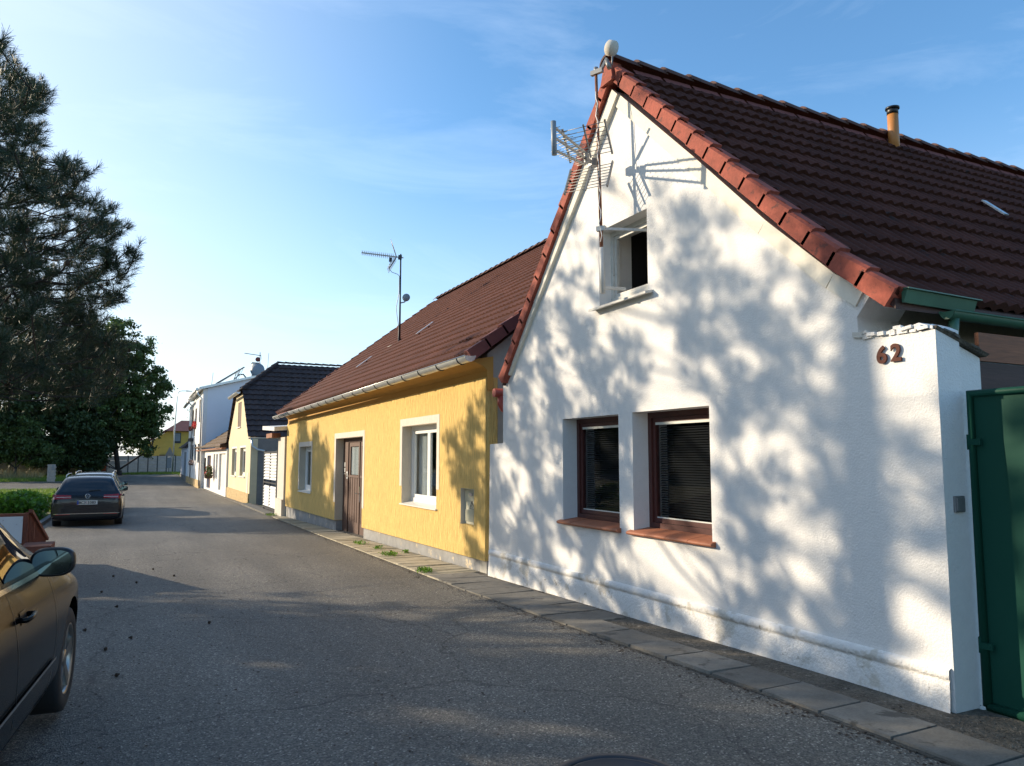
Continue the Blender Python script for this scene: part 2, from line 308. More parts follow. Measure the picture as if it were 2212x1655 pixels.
# ---------------------------------------------------------------- ground levels
_gy = [-60, 4, 10, 20, 27, 35, 45, 60, 75, 88, 110, 400]
_gz = [0, 0, -.10, -.28, -.42, -.46, -.56, -.60, -.55, -.12, -.05, -.05]
def gz(y): return float(np.interp(y, _gy, _gz))
def sheet(name, x0, x1, y0, y1, dz, m, nx=1):
    ys = sorted(set([y0, y1]+[y for y in _gy if y0 < y < y1])); mb = MB()
    rows = [[((x0(y) if callable(x0) else x0), y, gz(y)+dz), ((x1(y) if callable(x1) else x1), y, gz(y)+dz)] for y in ys]
    mb.grid(rows); return mb
kx = lambda y: float(np.interp(y, [-20, 3, 9, 19, 27.5, 90], [3.98, 3.9, 3.8, 4.02, 4.28, 4.1]))   # road edge by the houses
struct('ground', sheet('g', -600, 600, -60, 400, -.03, M['soil']), M['soil'], False)
rd = sheet('r', -2.35, kx, -20, 90, 0, M['asphalt']); struct('road', rd, M['asphalt'], False)
cr_ = sheet('c', -60, -2.35, 63, 77, -.004, M['asphalt']); struct('cross_street', cr_, M['asphalt'], False)
kb = MB()
for y0 in np.arange(-4, 62, 1.0):
    kb.hexa([(-2.5,y0+.01,gz(y0)-.03),(-2.35,y0+.01,gz(y0)-.03),(-2.35,y0+.99,gz(y0+1)-.03),(-2.5,y0+.99,gz(y0+1)-.03),
             (-2.5,y0+.01,gz(y0)+.10),(-2.36,y0+.01,gz(y0)+.10),(-2.36,y0+.99,gz(y0+1)+.10),(-2.5,y0+.99,gz(y0+1)+.10)])
struct('kerb', kb, M['kerb'])
# pavement: gritty bed plus slabs
struct('pavement_bed', sheet('pb', lambda y: kx(y)-.01, 4.9, -4, 66, .004, M['mortar']), M['mortar'], False)
sl = MB(); y = -3.0; rndv = []
def slab(x0, x1, y0, y1, z=0):
    t = R.uniform(-.006, .006); u = R.uniform(-.006, .006); n0 = len(sl.f)
    h = [(x0,y0,gz(y0)-.02),(x1,y0,gz(y0)-.02),(x1,y1,gz(y1)-.02),(x0,y1,gz(y1)-.02),
         (x0+.004,y0+.004,gz(y0)+.022+z+t),(x1-.004,y0+.004,gz(y0)+.022+z+u),(x1-.004,y1-.004,gz(y1)+.022+z+u),(x0+.004,y1-.004,gz(y1)+.022+z+t)]
    sl.hexa(h); rndv.extend([R.random()]*6)
while y < 60:
    if y < 6.6: L_ = .50+R.uniform(-.01,.03); w_ = .40+R.uniform(-.01,.02)
    elif y < 10.2: L_ = .49; w_ = .72
    elif y < 27: L_ = .145; w_ = .62
    elif y < 28: y += .6; continue
    else: L_ = .5; w_ = .45
    x0 = kx(y)+.02
    if y < 10.2: slab(x0, x0+w_-.0, y+.006, y+L_-.006)
    elif y < 27: slab(x0, 4.66, y+.006, y+L_-.008, R.uniform(-.003,.003))
    else: slab(x0, 4.52, y+.006, y+L_-.01)
    y += L_
for i_, f_ in enumerate(sl.f): sl.m[i_] = 1 if 10.25 < sl.v[f_[0]][1] < 27 else 0
o = struct('pavement', sl, [M['slab'], M['striped']]); at = o.data.attributes.new('rnd', 'FLOAT', 'FACE'); at.data.foreach_set('value', rndv)
# ---------------------------------------------------------------- facade tools
def yz(x, pts): return [Vector((x, p[0], p[1])) for p in pts]
def rect(y0, y1, z0, z1): return [(y0,z0),(y1,z0),(y1,z1),(y0,z1)]
def facade(x, T, outer, holes):      # slab facing -x with openings cut through, T thick
    mb = MB()
    for xx in (x, x+T):
        loops = [yz(xx, outer)]+[yz(xx, h) for h in holes]; flat = [p for l in loops for p in l]
        for t in tessellate_polygon(loops):
            q = [flat[i] for i in t]; nrm = (q[1]-q[0]).cross(q[2]-q[0])
            if (nrm.x > 0) == (xx == x): q.reverse()
            mb.face(q)
    n = len(outer)
    for i in range(n):
        a, b = outer[i], outer[(i+1) % n]
        mb.face([(x,*a),(x,*b),(x+T,*b),(x+T,*a)])
    for h in holes:
        for i in range(len(h)):
            a, b = h[i], h[(i+1) % len(h)]
            mb.face([(x,*a),(x+T,*a),(x+T,*b),(x,*b)])
    return mb
def casement(parent, x, y0, y1, z0, z1, fm, fw=.06, sashes=1, depth=.06, glass='glass', back='room', name='window', curtain=False, blinds=False, backdist=.35):
    """frame in a wall facing -x; frame front at x"""
    g = MB(); b = MB()
    def ring(m, xa, xb, a0, a1, c0, c1, wd):
        m.box((xa,a0,c0),(xb,a1,c0+wd)); m.box((xa,a0,c1-wd),(xb,a1,c1)); m.box((xa,a0,c0+wd),(xb,a0+wd,c1-wd)); m.box((xa,a1-wd,c0+wd),(xb,a1,c1-wd))
    ring(b, x, x+depth, y0, y1, z0, z1, fw)
    iw = (y1-y0-2*fw)/sashes
    for i in range(sashes):
        a = y0+fw+i*iw; ring(b, x+.018, x+depth-.004, a+.003, a+iw-.003, z0+fw+.003, z1-fw-.003, fw*.85)
        k = fw*.85; g.box((x+.034, a+k, z0+fw+k), (x+.040, a+iw-k, z1-fw-k))
    wn = add(name, b, fm, parent); add('pane', g, M[glass], wn)
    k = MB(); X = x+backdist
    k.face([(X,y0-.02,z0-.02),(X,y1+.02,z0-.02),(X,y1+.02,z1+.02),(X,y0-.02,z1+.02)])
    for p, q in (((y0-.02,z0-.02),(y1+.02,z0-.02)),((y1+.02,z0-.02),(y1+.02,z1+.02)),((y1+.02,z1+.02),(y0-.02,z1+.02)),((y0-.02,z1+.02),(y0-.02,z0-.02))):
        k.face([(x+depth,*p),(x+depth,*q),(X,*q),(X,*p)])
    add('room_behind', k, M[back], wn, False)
    if curtain:
        c = MB(); n = 60
        for a0, a1 in ((y0+fw, y0+fw+(y1-y0)*.30), (y1-fw-(y1-y0)*.30, y1-fw)):
            c.grid([[(x+.14+.015*math.sin(j*1.3), a0+(a1-a0)*j/n, zz) for j in range(n+1)] for zz in (z0+fw, z1-fw)], smooth=True)
        add('curtain', c, M['curtain'], wn, False)
    if blinds:
        s = MB(); zz = z1-fw*2-.05
        while zz > z0+fw*2+.02:
            s.hexa([(x+.075,y0+fw*1.9,zz-.008),(x+.095,y0+fw*1.9,zz+.006),(x+.095,y1-fw*1.9,zz+.006),(x+.075,y1-fw*1.9,zz-.008),
                    (x+.075,y0+fw*1.9,zz-.007),(x+.095,y0+fw*1.9,zz+.007),(x+.095,y1-fw*1.9,zz+.007),(x+.075,y1-fw*1.9,zz-.007)]); zz -= .025
        add('blind', s, M['blind'], wn)
        r = MB(); r.box((x+.020, y0+fw*1.85, z1-fw*1.85-.030), (x+.0335, y1-fw*1.85, z1-fw*1.85)); add('blind_rail', r, M['blindrail'], wn)
        r = MB(); r.box((x+.024, y0+fw*1.9, z0+fw*1.9), (x+.0335, y1-fw*1.9, z0+fw*1.9+.012))
        add('blind_rail', r, M['blindrail'], wn)
    return wn
def roof_surface(path, along, W, o, pitch=.33, tw=.30, humps=2, amp=.026, thick=.034, seg=6, skipnormal=None, shape=.8):
    """path: eave-to-ridge list of (d, z), d measured along 'into'; along/into horizontal unit vectors"""
    org, au, iu = Vector(o[0]), Vector(along), Vector(o[1])
    segs = []; tot = 0
    for (d0,z0),(d1,z1) in zip(path, path[1:]): l = math.hypot(d1-d0, z1-z0); segs.append((tot, l, d0, z0, d1, z1)); tot += l
    def P(s):
        for t, l, d0, z0, d1, z1 in segs:
            if s <= t+l+1e-6: k = max(0, (s-t)/l); break
        T = Vector(iu)*(d1-d0)+Vector((0,0,z1-z0)); T.normalize(); N = T.cross(au); N = N if N.z > 0 else -N
        return org+iu*(d0+(d1-d0)*k)+Vector((0,0,z0+(z1-z0)*k)), N
    nc = max(1, round(tot/pitch)); pc = tot/nc; ncol = round(W/tw); tw = W/ncol; ns = ncol*humps*seg
    mb = MB(); rnd = []
    pr = [amp*(.5+.5*math.cos(2*math.pi*j/seg))**shape for j in range(seg)]
    crnd = [[R.random() for _ in range(ncol)] for _ in range(nc)]
    for c in range(nc):
        a, Na = P(c*pc-.02); b, Nb = P((c+1)*pc); jit = [R.uniform(-.004,.004) for _ in range(ncol+1)]
        lo=[]; hi=[]; un=[]
        for j in range(ns+1):
            w_ = pr[j % seg]; u = au*(W*j/ns); jj = jit[j//(humps*seg)]
            lo.append(a+u+Na*(thick+w_+jj)); hi.append(b+u+Nb*w_); un.append(a+u+Na*(w_*.9-.012))
        mb.grid([lo, hi], smooth=True); rnd += [crnd[c][j//(humps*seg)] if j//(humps*seg) < ncol else .5 for j in range(ns)]
        mb.grid([un, lo], smooth=False); rnd += [.1]*ns
    return mb, rnd, P, tot
def put_rnd(o, rnd): a_ = o.data.attributes.new('rnd', 'FLOAT', 'FACE'); a_.data.foreach_set('value', rnd)
def half_caps(mb, a, b, n, r0=.12, r1=.135, seg=8, up=Vector((0,0,1)), lift=0):
    a = Vector(a); b = Vector(b); d = (b-a)/n; dn = d.normalized(); side = dn.cross(up).normalized(); nu = side.cross(dn)
    for k in range(n):
        p = a+d*k-dn*.02; q = a+d*(k+1)+dn*.02
        for (pp, rr), (qq, r2) in (((p, r1), (q, r0)),):
            ring = lambda c, r, dz: [c+side*(math.cos(math.pi*j/seg)*r)+nu*(math.sin(math.pi*j/seg)*r*.75+dz+lift) for j in range(seg+1)]
            A = ring(pp, rr, .02); B = ring(qq, r2, 0); mb.grid([A, B], smooth=True); mb.grid([[c-nu*.03+(A[seg//2]-c)*.08 for c in A], A])
def text_mesh(s, size, ext, off=0):
    c = bpy.data.curves.new('t', 'FONT'); c.body = s; c.size = size; c.extrude = ext; c.offset = off; c.align_x = 'CENTER'; c.bevel_depth = 0
    o = bpy.data.objects.new('t', c); COL.objects.link(o); dg = bpy.context.evaluated_depsgraph_get()
    me = bpy.data.meshes.new_from_object(o.evaluated_get(dg)); bpy.data.objects.remove(o)
    mb = MB(); mb.v = [tuple(v.co) for v in me.vertices]; mb.f = [tuple(p.vertices) for p in me.polygons]; mb.m = [0]*len(mb.f); mb.sm = [False]*len(mb.f)
    return mb
def place(mb, M4): mb.v = [tuple(M4 @ Vector(p)) for p in mb.v]; return mb
FACE_L = Matrix(((0,0,-1,0),(-1,0,0,0),(0,1,0,0),(0,0,0,1)))  # text on a wall facing -x, read from the street

# ================================================================ white gabled house
X0 = 4.68
wh = thing('white_house', 'white plastered gable-end house number 62 with dark red tiled roof, right foreground', 'house', (X0, 6.8, 0))
W1 = rect(6.855, 8.055, .83, 2.065); W2 = rect(5.40, 6.60, .83, 2.07); AW = rect(6.285, 7.20, 3.30, 4.185)
outer = [(3.60,-.25),(10.28,-.25),(10.28,.20),(10.20,.24),(10.16,1.79),(9.74,1.80),(9.74,2.72),(9.60,2.80),(6.84,5.72),(5.52,4.45),(4.66,3.56),(3.95,2.95),(3.64,2.78),(3.60,2.70)]
outer = [(3.60,-.25),(10.22,-.25),(10.18,1.79),(9.735,1.80),(9.735,2.74),(9.52,2.86),(6.82,5.70),(5.50,4.43),(4.62,3.56),(3.95,2.95),(3.66,2.76),(3.78,2.62),(3.775,2.47),(3.60,2.47)]
add('wall', facade(X0, .45, outer, [W1, W2, AW]), M['white'], wh)
# side walls and back of the house body
for lo_, hi_ in (((X0+.451,3.78,-.2),(17,4.02,2.72)),((X0+.451,9.50,-.2),(17,9.72,2.75)),((16.7,4.03,-.2),(17,9.49,5.2))): add('side_wall', MB().box(lo_, hi_), M['gableside'], wh)
# rake band just under the verge
rb = MB()
def strip(m, pts, wd, x, t=.022, inward=(6.8, 2.0)):
    for (a, c), (b2, d) in zip(pts, pts[1:]):
        v = Vector((0, b2-a, d-c)).normalized(); n_ = Vector((1,0,0)).cross(v); c0 = Vector((0,a,c)); 
        if n_.dot(Vector((0, inward[0], inward[1]))-c0) < 0: n_ = -n_
        p = [Vector((x,a,c)), Vector((x,b2,d)), Vector((x,b2,d))+n_*wd, Vector((x,a,c))+n_*wd]
        m.hexa(p+[q-Vector((t,0,0)) for q in p])
strip(rb, [(6.83,5.72),(5.50,4.45),(4.62,3.58),(3.95,2.98),(3.70,2.80)], .13, X0, .02)
strip(rb, [(6.83,5.72),(9.56,2.84)], .15, X0, .05)
add('rake_band', rb, M['band'], wh)
pm = MB(); pm.box((X0-.022,3.215,.185),(X0-.001,10.185,.255)); pm.box((X0-.03,3.21,-.25),(X0-.001,10.225,.18))
pl = MB()   # slightly irregular rendered plinth
ys = np.arange(3.2, 10.26, .12); rows = []
for zz, dx in ((-.25,.035),(-.02,.032),(.10,.026),(.185,.022),(.20,.018),(.205,.030),(.262,.028),(.275,0.0)):
    rows.append([(X0-dx-R.uniform(0,.006)*(zz < .19), y_, zz) for y_ in ys])
pl.grid(rows, smooth=True); add('plinth', pl, M['white2'], wh)
# yard wall end / gate pillar in the same plane
pp = MB()
top = [(3.185,2.445),(3.24,2.475),(3.30,2.50),(3.38,2.482),(3.46,2.495),(3.55,2.475),(3.64,2.485),(3.70,2.472),(3.78,2.468)]
pp.prism(yz(X0, [(3.185,-.2),(3.60,-.2),(3.60,2.465),(3.78,2.465)][:2]+[(3.60,2.47)]+top[::-1][1:]), (.24,0,0))
add('pillar', pp, M['white'], wh)
# broken plaster crest along the pillar top
cp = MB()
for i in range(15):
    y_ = 3.22+.55*i/14; c = Vector((X0+R.uniform(-.004,.02), y_, 2.46+R.uniform(-.012,.028)))
    cp.obox(c, (.03,0,R.uniform(-.006,.006)), (0,R.uniform(.02,.045),R.uniform(-.008,.008)), (0,0,R.uniform(.008,.02)))
add('broken_plaster', cp, M['white2'], wh)
cs = MB(); cs.hexa([(4.68,3.18,2.44),(5.20,3.18,2.285),(5.20,3.45,2.285),(4.68,3.45,2.44),(4.67,3.165,2.462),(5.215,3.165,2.302),(5.215,3.45,2.31),(4.67,3.45,2.475)])
for i in range(12):
    t_ = R.random(); cs.obox((4.72+.46*t_, 3.17+R.uniform(0,.05), 2.452-.14*t_), (R.uniform(.02,.05),0,-.01), (0,.015,0), (0,0,R.uniform(.005,.012)))
wb = MB(); wb.hexa([(4.93,3.215,-.1),(5.18,3.215,-.1),(5.18,3.44,-.1),(4.93,3.44,-.1),(4.93,3.215,2.36),(5.18,3.215,2.28),(5.18,3.44,2.28),(4.93,3.44,2.36)])
add('yard_wall', wb, M['white'], wh); add('coping', cs, M['mortar'], wh)
# windows
def terra_sill(y0, y1, z):
    m = MB(); n = 6; rows = [[] for _ in range(7)]
    k = (y1-y0)/4
    for i in range(4):
        a_ = y0+i*k+.003; c_ = y0+(i+1)*k-.003; dz = R.uniform(-.003,.003)
        prof = [(X0+.19,z+.012),(X0+.0,z-.012),(X0-.045,z-.022),(X0-.062,z-.034),(X0-.060,z-.050),(X0-.04,z-.060),(X0+.0,z-.062)]
        m.grid([[(p[0],a_,p[1]+dz) for p in prof],[(p[0],c_,p[1]+dz) for p in prof]], smooth=True)
        for yy in (a_, c_): m.face([(p[0],yy,p[1]+dz) for p in prof])
    return m
for (yA, yB) in ((6.855,8.055),(5.40,6.60)):
    wn = casement(wh, X0+.20, yA, yB, .87, 2.07, M['brownframe'], .055, 1, .07, blinds=True, back='dark', glass='dimglass')
    add('sill', terra_sill(yA-.05 if yA < 6 else yA-.03, yB+.06, .862), M['sill'], wn)
# attic window: worn frame, casement opened inwards
aw = casement(wh, X0+.16, 6.285, 7.20, 3.36, 4.185, M['oldframe'], .05, 1, .06, back='dark', backdist=.6)
for ch in list(aw.children):
    if ch.name.startswith('pane'): bpy.data.objects.remove(ch)
sb = MB()  # opened sash standing outwards-left, hinged at the far jamb
sb.bar((X0+.23,6.36,3.42),(X0+.60,6.30,3.42),.04,.05); sb.bar((X0+.23,6.36,4.12),(X0+.60,6.30,4.12),.04,.05); sb.bar((X0+.60,6.30,3.40),(X0+.60,6.30,4.14),.045,.045); sb.bar((X0+.21,6.375,3.40),(X0+.21,6.375,4.14),.04,.05)
add('open_sash', sb, M['oldframe'], aw)

ss = MB(); ss.hexa([(X0-.10,6.20,3.262),(X0+.16,6.20,3.31),(X0+.16,7.28,3.31),(X0-.10,7.28,3.255),(X0-.10,6.20,3.285),(X0+.16,6.20,3.345),(X0+.16,7.28,3.345),(X0-.10,7.28,3.280)])
add('sill', ss, M['oldframe'], aw)
# roof
AP = 6.80; RX = 4.60; LEN = 12.2
pathR = [(0,2.70),(.50,3.12),(1.13,3.74),(3.38,5.95)]     # right slope, from y=3.30 inwards
mb, rnd, PR, totR = roof_surface(pathR, (1,0,0), LEN, ((RX,3.42,0),(0,1,0)), amp=.030, thick=.04, seg=8)
rf = add('roof', mb, M['tile'], wh, False); put_rnd(rf, rnd)
pathL = [(0,2.70),(2.85,5.95)]
mb, rnd, PL, totL = roof_surface(pathL, (1,0,0), LEN, ((RX,9.65,0),(0,-1,0)), amp=.030, thick=.04, seg=6)
o = add('far_slope', mb, M['tile'], rf, False); put_rnd(o, rnd)
# under-boarding so the roof has a body
ub = MB()
for pth, y0, sg in ((pathR, 3.42, 1), (pathL, 9.65, -1)):
    for (d0,z0),(d1,z1) in zip(pth, pth[1:]):
        ub.hexa([(RX+.02,y0+sg*d0,z0-.09),(RX+LEN,y0+sg*d0,z0-.09),(RX+LEN,y0+sg*d1,z1-.09),(RX+.02,y0+sg*d1,z1-.09),(RX+.02,y0+sg*d0,z0-.02),(RX+LEN,y0+sg*d0,z0-.02),(RX+LEN,y0+sg*d1,z1-.02),(RX+.02,y0+sg*d1,z1-.02)])
add('roof_boarding', ub, M['darkplank'], rf)
vt = MB()
def verge(m, Pf, tot, n, xf, drop=.105, wdt=.13, sgn=1, yl=0, back=1):
    for k in range(n):
        s0 = tot*k/n; s1 = tot*(k+1)/n
        a_, N = Pf(max(0, s0-.03)); b_, N2 = Pf(s1)
        lift0 = .075; lift1 = .045; bx = Vector((xf-a_.x,0,0))
        A = a_+bx; B = b_+bx; W_ = Vector((wdt,0,0))
        bot0 = A+N*(lift0)-N*drop*1.55; bot1 = B+N2*lift1-N2*drop*1.35
        t0 = A+N*lift0; t1 = B+N2*lift1
        r = Vector((.025,0,0))
        for q in ([bot0, bot1, t1-N2*.02, t0-N*.02], [t0-N*.02, t1-N2*.02, t1+r, t0+r], [t0+r, t1+r, t1+W_, t0+W_], [bot0, t0-N*.02, t0+r, t0+W_, bot0+W_], [bot0,bot0+W_,bot1+W_,bot1]): m.face(q)
verge(vt, PR, totR, 15, RX-.02); add('verge_tiles', vt, M['verge'], rf, True)
vt = MB(); verge(vt, PL, totL, 13, RX-.02); add('verge_tiles', vt, M['verge'], rf, True)
rc = MB(); half_caps(rc, (RX-.04,AP,5.955), (RX+LEN,AP,5.955), 33, .115, .135, lift=.03); add('ridge_tiles', rc, M['ridge'], rf, False)
apx = MB(); apx.hexa([(RX-.055,6.68,5.76),(RX+.10,6.68,5.76),(RX+.10,6.93,5.76),(RX-.055,6.93,5.76),(RX-.05,6.74,5.99),(RX+.10,6.74,5.99),(RX+.10,6.86,5.99),(RX-.05,6.86,5.99)]); add('ridge_end', apx, M['verge'], rf)
br = MB()
for i in range(28):  # red comb strip under ridge
    xx = RX+.25+i*.42; br.face([(xx,6.66,5.87),(xx+.38,6.66,5.87),(xx+.38,6.72,5.95),(xx,6.72,5.95)])
add('ridge_strip', br, M['verge2'], rf, False)
# patch of snow-white tile slip on the right slope
p_, N_ = PR(totR*.533); sp = MB(); c = p_+Vector((4.2,0,0))+N_*.085; T_ = (PR(totR*.5)[0]-PR(totR*.42)[0]).normalized(); sp.obox(c, (.045,0,0), T_*.17, N_*.008); add('glass_tile', sp, M['galv'], rf)
# green fascia and gutter at the yard eave
fs = MB(); fs.hexa([(4.66,3.385,2.655),(5.42,3.385,2.64),(5.42,3.40,2.64),(4.66,3.40,2.655),(4.66,3.355,2.74),(5.42,3.355,2.725),(5.42,3.40,2.725),(4.66,3.40,2.74)])
fs.hexa([(4.65,3.335,2.742),(5.45,3.335,2.727),(5.45,3.41,2.727),(4.65,3.41,2.742),(4.65,3.335,2.750),(5.45,3.335,2.735),(5.45,3.41,2.735),(4.65,3.41,2.750)])
add('fascia', fs, M['greenmetal'], wh)
def gutter(parent, a_, b_, r, m, caps=True, hooks=None, hm='darkmetal', up=Vector((0,0,1)), name='gutter'):
    a_ = Vector(a_); b_ = Vector(b_); d = (b_-a_).normalized(); s = d.cross(up).normalized(); g = MB()
    def arc(c, rr, n=10): return [c+s*(math.cos(math.pi+math.pi*j/n)*rr)+up*(math.sin(math.pi+math.pi*j/n)*rr) for j in range(n+1)]
    g.grid([arc(a_, r), arc(b_, r)], smooth=True); g.grid([arc(a_, r-.006), arc(b_, r-.006)], smooth=True)
    lip = [c+up*.0 for c in (a_-s*r, b_-s*r)]; g.tube(lip, .010, 8); g.tube([a_+s*r, b_+s*r], .008, 6)
    if caps:
        for c, e in ((a_, -.004), (b_, .004)): g.face(arc(c+d*e, r)); 
    o = add(name, g, m, parent, False)
    if hooks:
        L_ = (b_-a_).length
        h = MB()
        for t in hooks: h.tube([p+d*0 for p in arc(a_+d*t, r+.007)], .007, 5)
        add('gutter_hooks', h, M[hm], o)
    return o
gutter(wh, (5.05,3.34,2.615), (13,3.34,2.56), .055, M['greenmetal'])
hp = MB(); hp.tube([(5.12,3.34,2.57),(5.12,3.35,2.48),(5.12,3.40,2.28),(5.12,3.6,2.2),(5.12,3.70,2.1),(5.12,3.70,.1)], .035)
add('downpipe', hp, M['greenmetal'], wh)
# red gutter end and downpipe in the gap to the yellow house
rg = MB(); rg.tube([(4.70,10.09,2.545),(16,10.0,2.60)], .065, 12); add('gutter', rg, M['redmetal'], wh)
rd_ = MB(); rd_.tube([(4.80,10.08,2.50),(4.80,10.08,2.38),(4.83,10.06,2.31),(5.10,9.88,2.12),(5.12,9.86,0)], .045, 10); add('downpipe', rd_, M['redmetal'], wh)
# number 62, doorbell
nm = place(text_mesh('6', .165, .006, .005), Matrix.Translation((X0-.014, 3.580, 2.258)) @ FACE_L); add('house_number', nm, M['digit'], wh, False)
nm = place(text_mesh('2', .165, .006, .005), Matrix.Translation((X0-.014, 3.468, 2.262)) @ FACE_L); add('house_number', nm, M['digit'], wh, False)
db = MB(); db.box((4.765,3.168,1.245),(4.86,3.184,1.35)); db.box((4.775,3.160,1.255),(4.85,3.168,1.34)); add('doorbell', db, M['steel'], wh)
# flue
fl = MB(); fl.tube([(9.05,6.60,5.6),(9.05,6.60,6.33)], .070, 20)
add('flue', fl, [M['plateyel']], rf)
fc = MB(); fc.tube([(9.05,6.60,6.24),(9.05,6.60,6.335)], .073, 20); fc.tube([(9.05,6.60,6.315),(9.05,6.60,6.34)], .09, 20); add('flue_cap', fc, M['black'], rf)

# green metal yard gate
gt = thing('metal_gate', 'dark green painted sheet metal yard gate at the right edge', 'gate', (4.95, 2.2, 0))
g = MB(); g.box((4.955,.9,.03),(4.975,3.16,2.0)); g.box((4.975,.9,.03),(4.985,3.1,2.0)); add('panel', g, M['gategreen'], gt)
g = MB(); g.tube([(4.95,3.15,0.02),(4.95,3.15,2.02),(4.95,.88,2.02),(4.95,.88,.02),(4.95,3.15,.02)], .03, 10); g.tube([(4.935,2.60,2.035),(4.935,.9,2.035)], .028, 10); add('frame', g, M['gategreen'], gt)
g = MB()
pts = [(4.945-(.018*math.sin(k*1.1)), 2.82-.003*k) for k in range(3)]
g.hexa([(4.93,1.0,.06),(4.955,1.0,.06),(4.955,2.86,.06),(4.945,2.86,.06),(4.93,1.0,1.97),(4.955,1.0,1.97),(4.955,2.96,1.97),(4.945,2.96,1.97)]); add('overlapping_sheet', g, M['gategreen'], gt)
bp = thing('timber_boarding', 'brown horizontal timber boards behind the green gate under the gutter', 'fence', (5.6, 3.1, 1.2))
g = MB(); g.box((5.19,3.22,2.262),(9,3.25,2.46)); add('top_board', g, M['plank'], bp)
for zz in (2.06, 1.86, 1.66, 1.46):
    g = MB(); g.box((5.19,3.23,zz),(9,3.26,zz+.192)); add('board', g, M['darkplank'], bp)
for z_ in (.35, 1.65): g = MB(); g.tube([(4.93,3.165,z_),(4.93,3.165,z_+.10)], .012, 8); g.box((4.915,3.08,z_+.03),(4.934,3.16,z_+.07)); add('hinge', g, M['gategreen'], gt)

# ================================================================ antenna mast on the white gable
am = thing('antenna_mast', 'rusty mast with grid aerial and small white dish fixed beside the attic window', 'antenna', (4.42, 6.75, 3.36))
mx_, my_ = 4.40, 6.70
def mp_(z): return (mx_+(z-3.3)*.0, my_+(z-3.3)*.035, z)
g = MB(); g.tube([mp_(3.80), mp_(4.6), mp_(5.84)], [.019,.019,.017], 10); add('pole', g, M['rust'], am)
g = MB(); g.tube([mp_(3.34), mp_(3.84)], .027, 10); g.bar(mp_(3.40), (X0+.02, my_+.02, 3.42), .035, .03); add('lower_sleeve', g, M['wpipe'], am)
g = MB(); g.bar((mx_-.02, my_+.03, 4.05), (X0+.2, my_-.22, 4.03), .028, .028); g.bar((mx_-.03, my_+.06, 4.05), (mx_+.03, my_-.02, 4.05), .05, .05); add('wall_bracket', g, M['wpipe'], am)
g = MB(); c = []
for k in range(26):
    z = 3.9+k*.068; p = mp_(z); c.append((p[0]-.02+.012*math.sin(k*1.7), p[1]-.022+.010*math.cos(k*2.1), z))
g.tube(c, .0045, 5); add('cable', g, M['whiteframe'], am)
# small dish at the top
g = MB(); tp = Vector(mp_(5.84)); q = tp+Vector((.10,-.16,.20))
g.bar(tp+Vector((-.03,.05,0)), tp+Vector((.03,-.09,.0)), .04, .05); g.bar(tp+Vector((.02,-.07,0)), tp+Vector((.06,-.13,.12)), .03, .03); g.tube([tp+Vector((.06,-.12,.10)), tp+Vector((.08,-.15,.0))], .026, 10); g.tube([tp+Vector((.09,-.19,.12)), tp+Vector((.09,-.18,.02))], .009, 6)
g.tube([tp, tp+Vector((0,0,.06))], .025, 8)
add('dish_bracket', g, M['steel'], am)
g = MB(); ax = Vector((.42,-.70,-.42)).normalized(); g.lathe([(.0,-.045),(.072,-.045),(.082,-.036),(.084,.032),(.078,.042),(.0,.045)], q+Vector((0,-.0,.03)), ax, 28); add('dish', g, M['palewall'], am)
# grid aerial: boom axis points to -x,+y,+z slightly
hub = Vector((4.38, 6.84, 4.82)); bd = Vector((-.835, -.548, -.06)).normalized(); sd_ = bd.cross(Vector((0,0,1))).normalized(); upv = sd_.cross(bd)
g = MB(); g.bar(hub+bd*-.05, hub+bd*.22, .03, .03); g.box(hub-Vector((.045,.045,.04)), hub+Vector((.045,.045,.04))); g.obox(hub+bd*.17+upv*.01, bd*.035, sd_*.02, upv*.045); add('boom', g, M['steel'], am)
g = MB(); root = hub+bd*.20
tips = []
for k, up_ in ((0,.11),(1,0),(2,-.13)):
    e_ = root+bd*.74+upv*up_; tips.append(e_); s_ = root+upv*up_*.55
    g.bar(root, s_, .022, .022); g.bar(s_, e_, .016, .022)
    for j in range(11): p = s_.lerp(e_, (j+.4)/11); L_ = .085-.003*j; g.tube([p-sd_*L_, p+sd_*L_], .0035, 5)
add('directors', g, M['alu'], am)
g = MB(); g.tube([tips[0]+upv*.05, tips[1], tips[2]-upv*.05], .028, 8); add('front_cap', g, M['dishgrey'], am)
g = MB()
for sgn in (1,-1):
    d2 = (upv*sgn*.86+bd*.50).normalized(); st = root-bd*.16+upv*sgn*.04
    for j in range(8):
        p = st+d2*(.03+.045*j); L_ = .25; g.tube([p-sd_*L_, p+sd_*L_], .0042, 5)
    for u_ in (-.25, 0, .25): g.bar(st+d2*.0+sd_*u_, st+d2*.37+sd_*u_, .014, .03 if u_ else .02, up=tuple(bd))
add('reflector_grid', g, M['steel'], am)
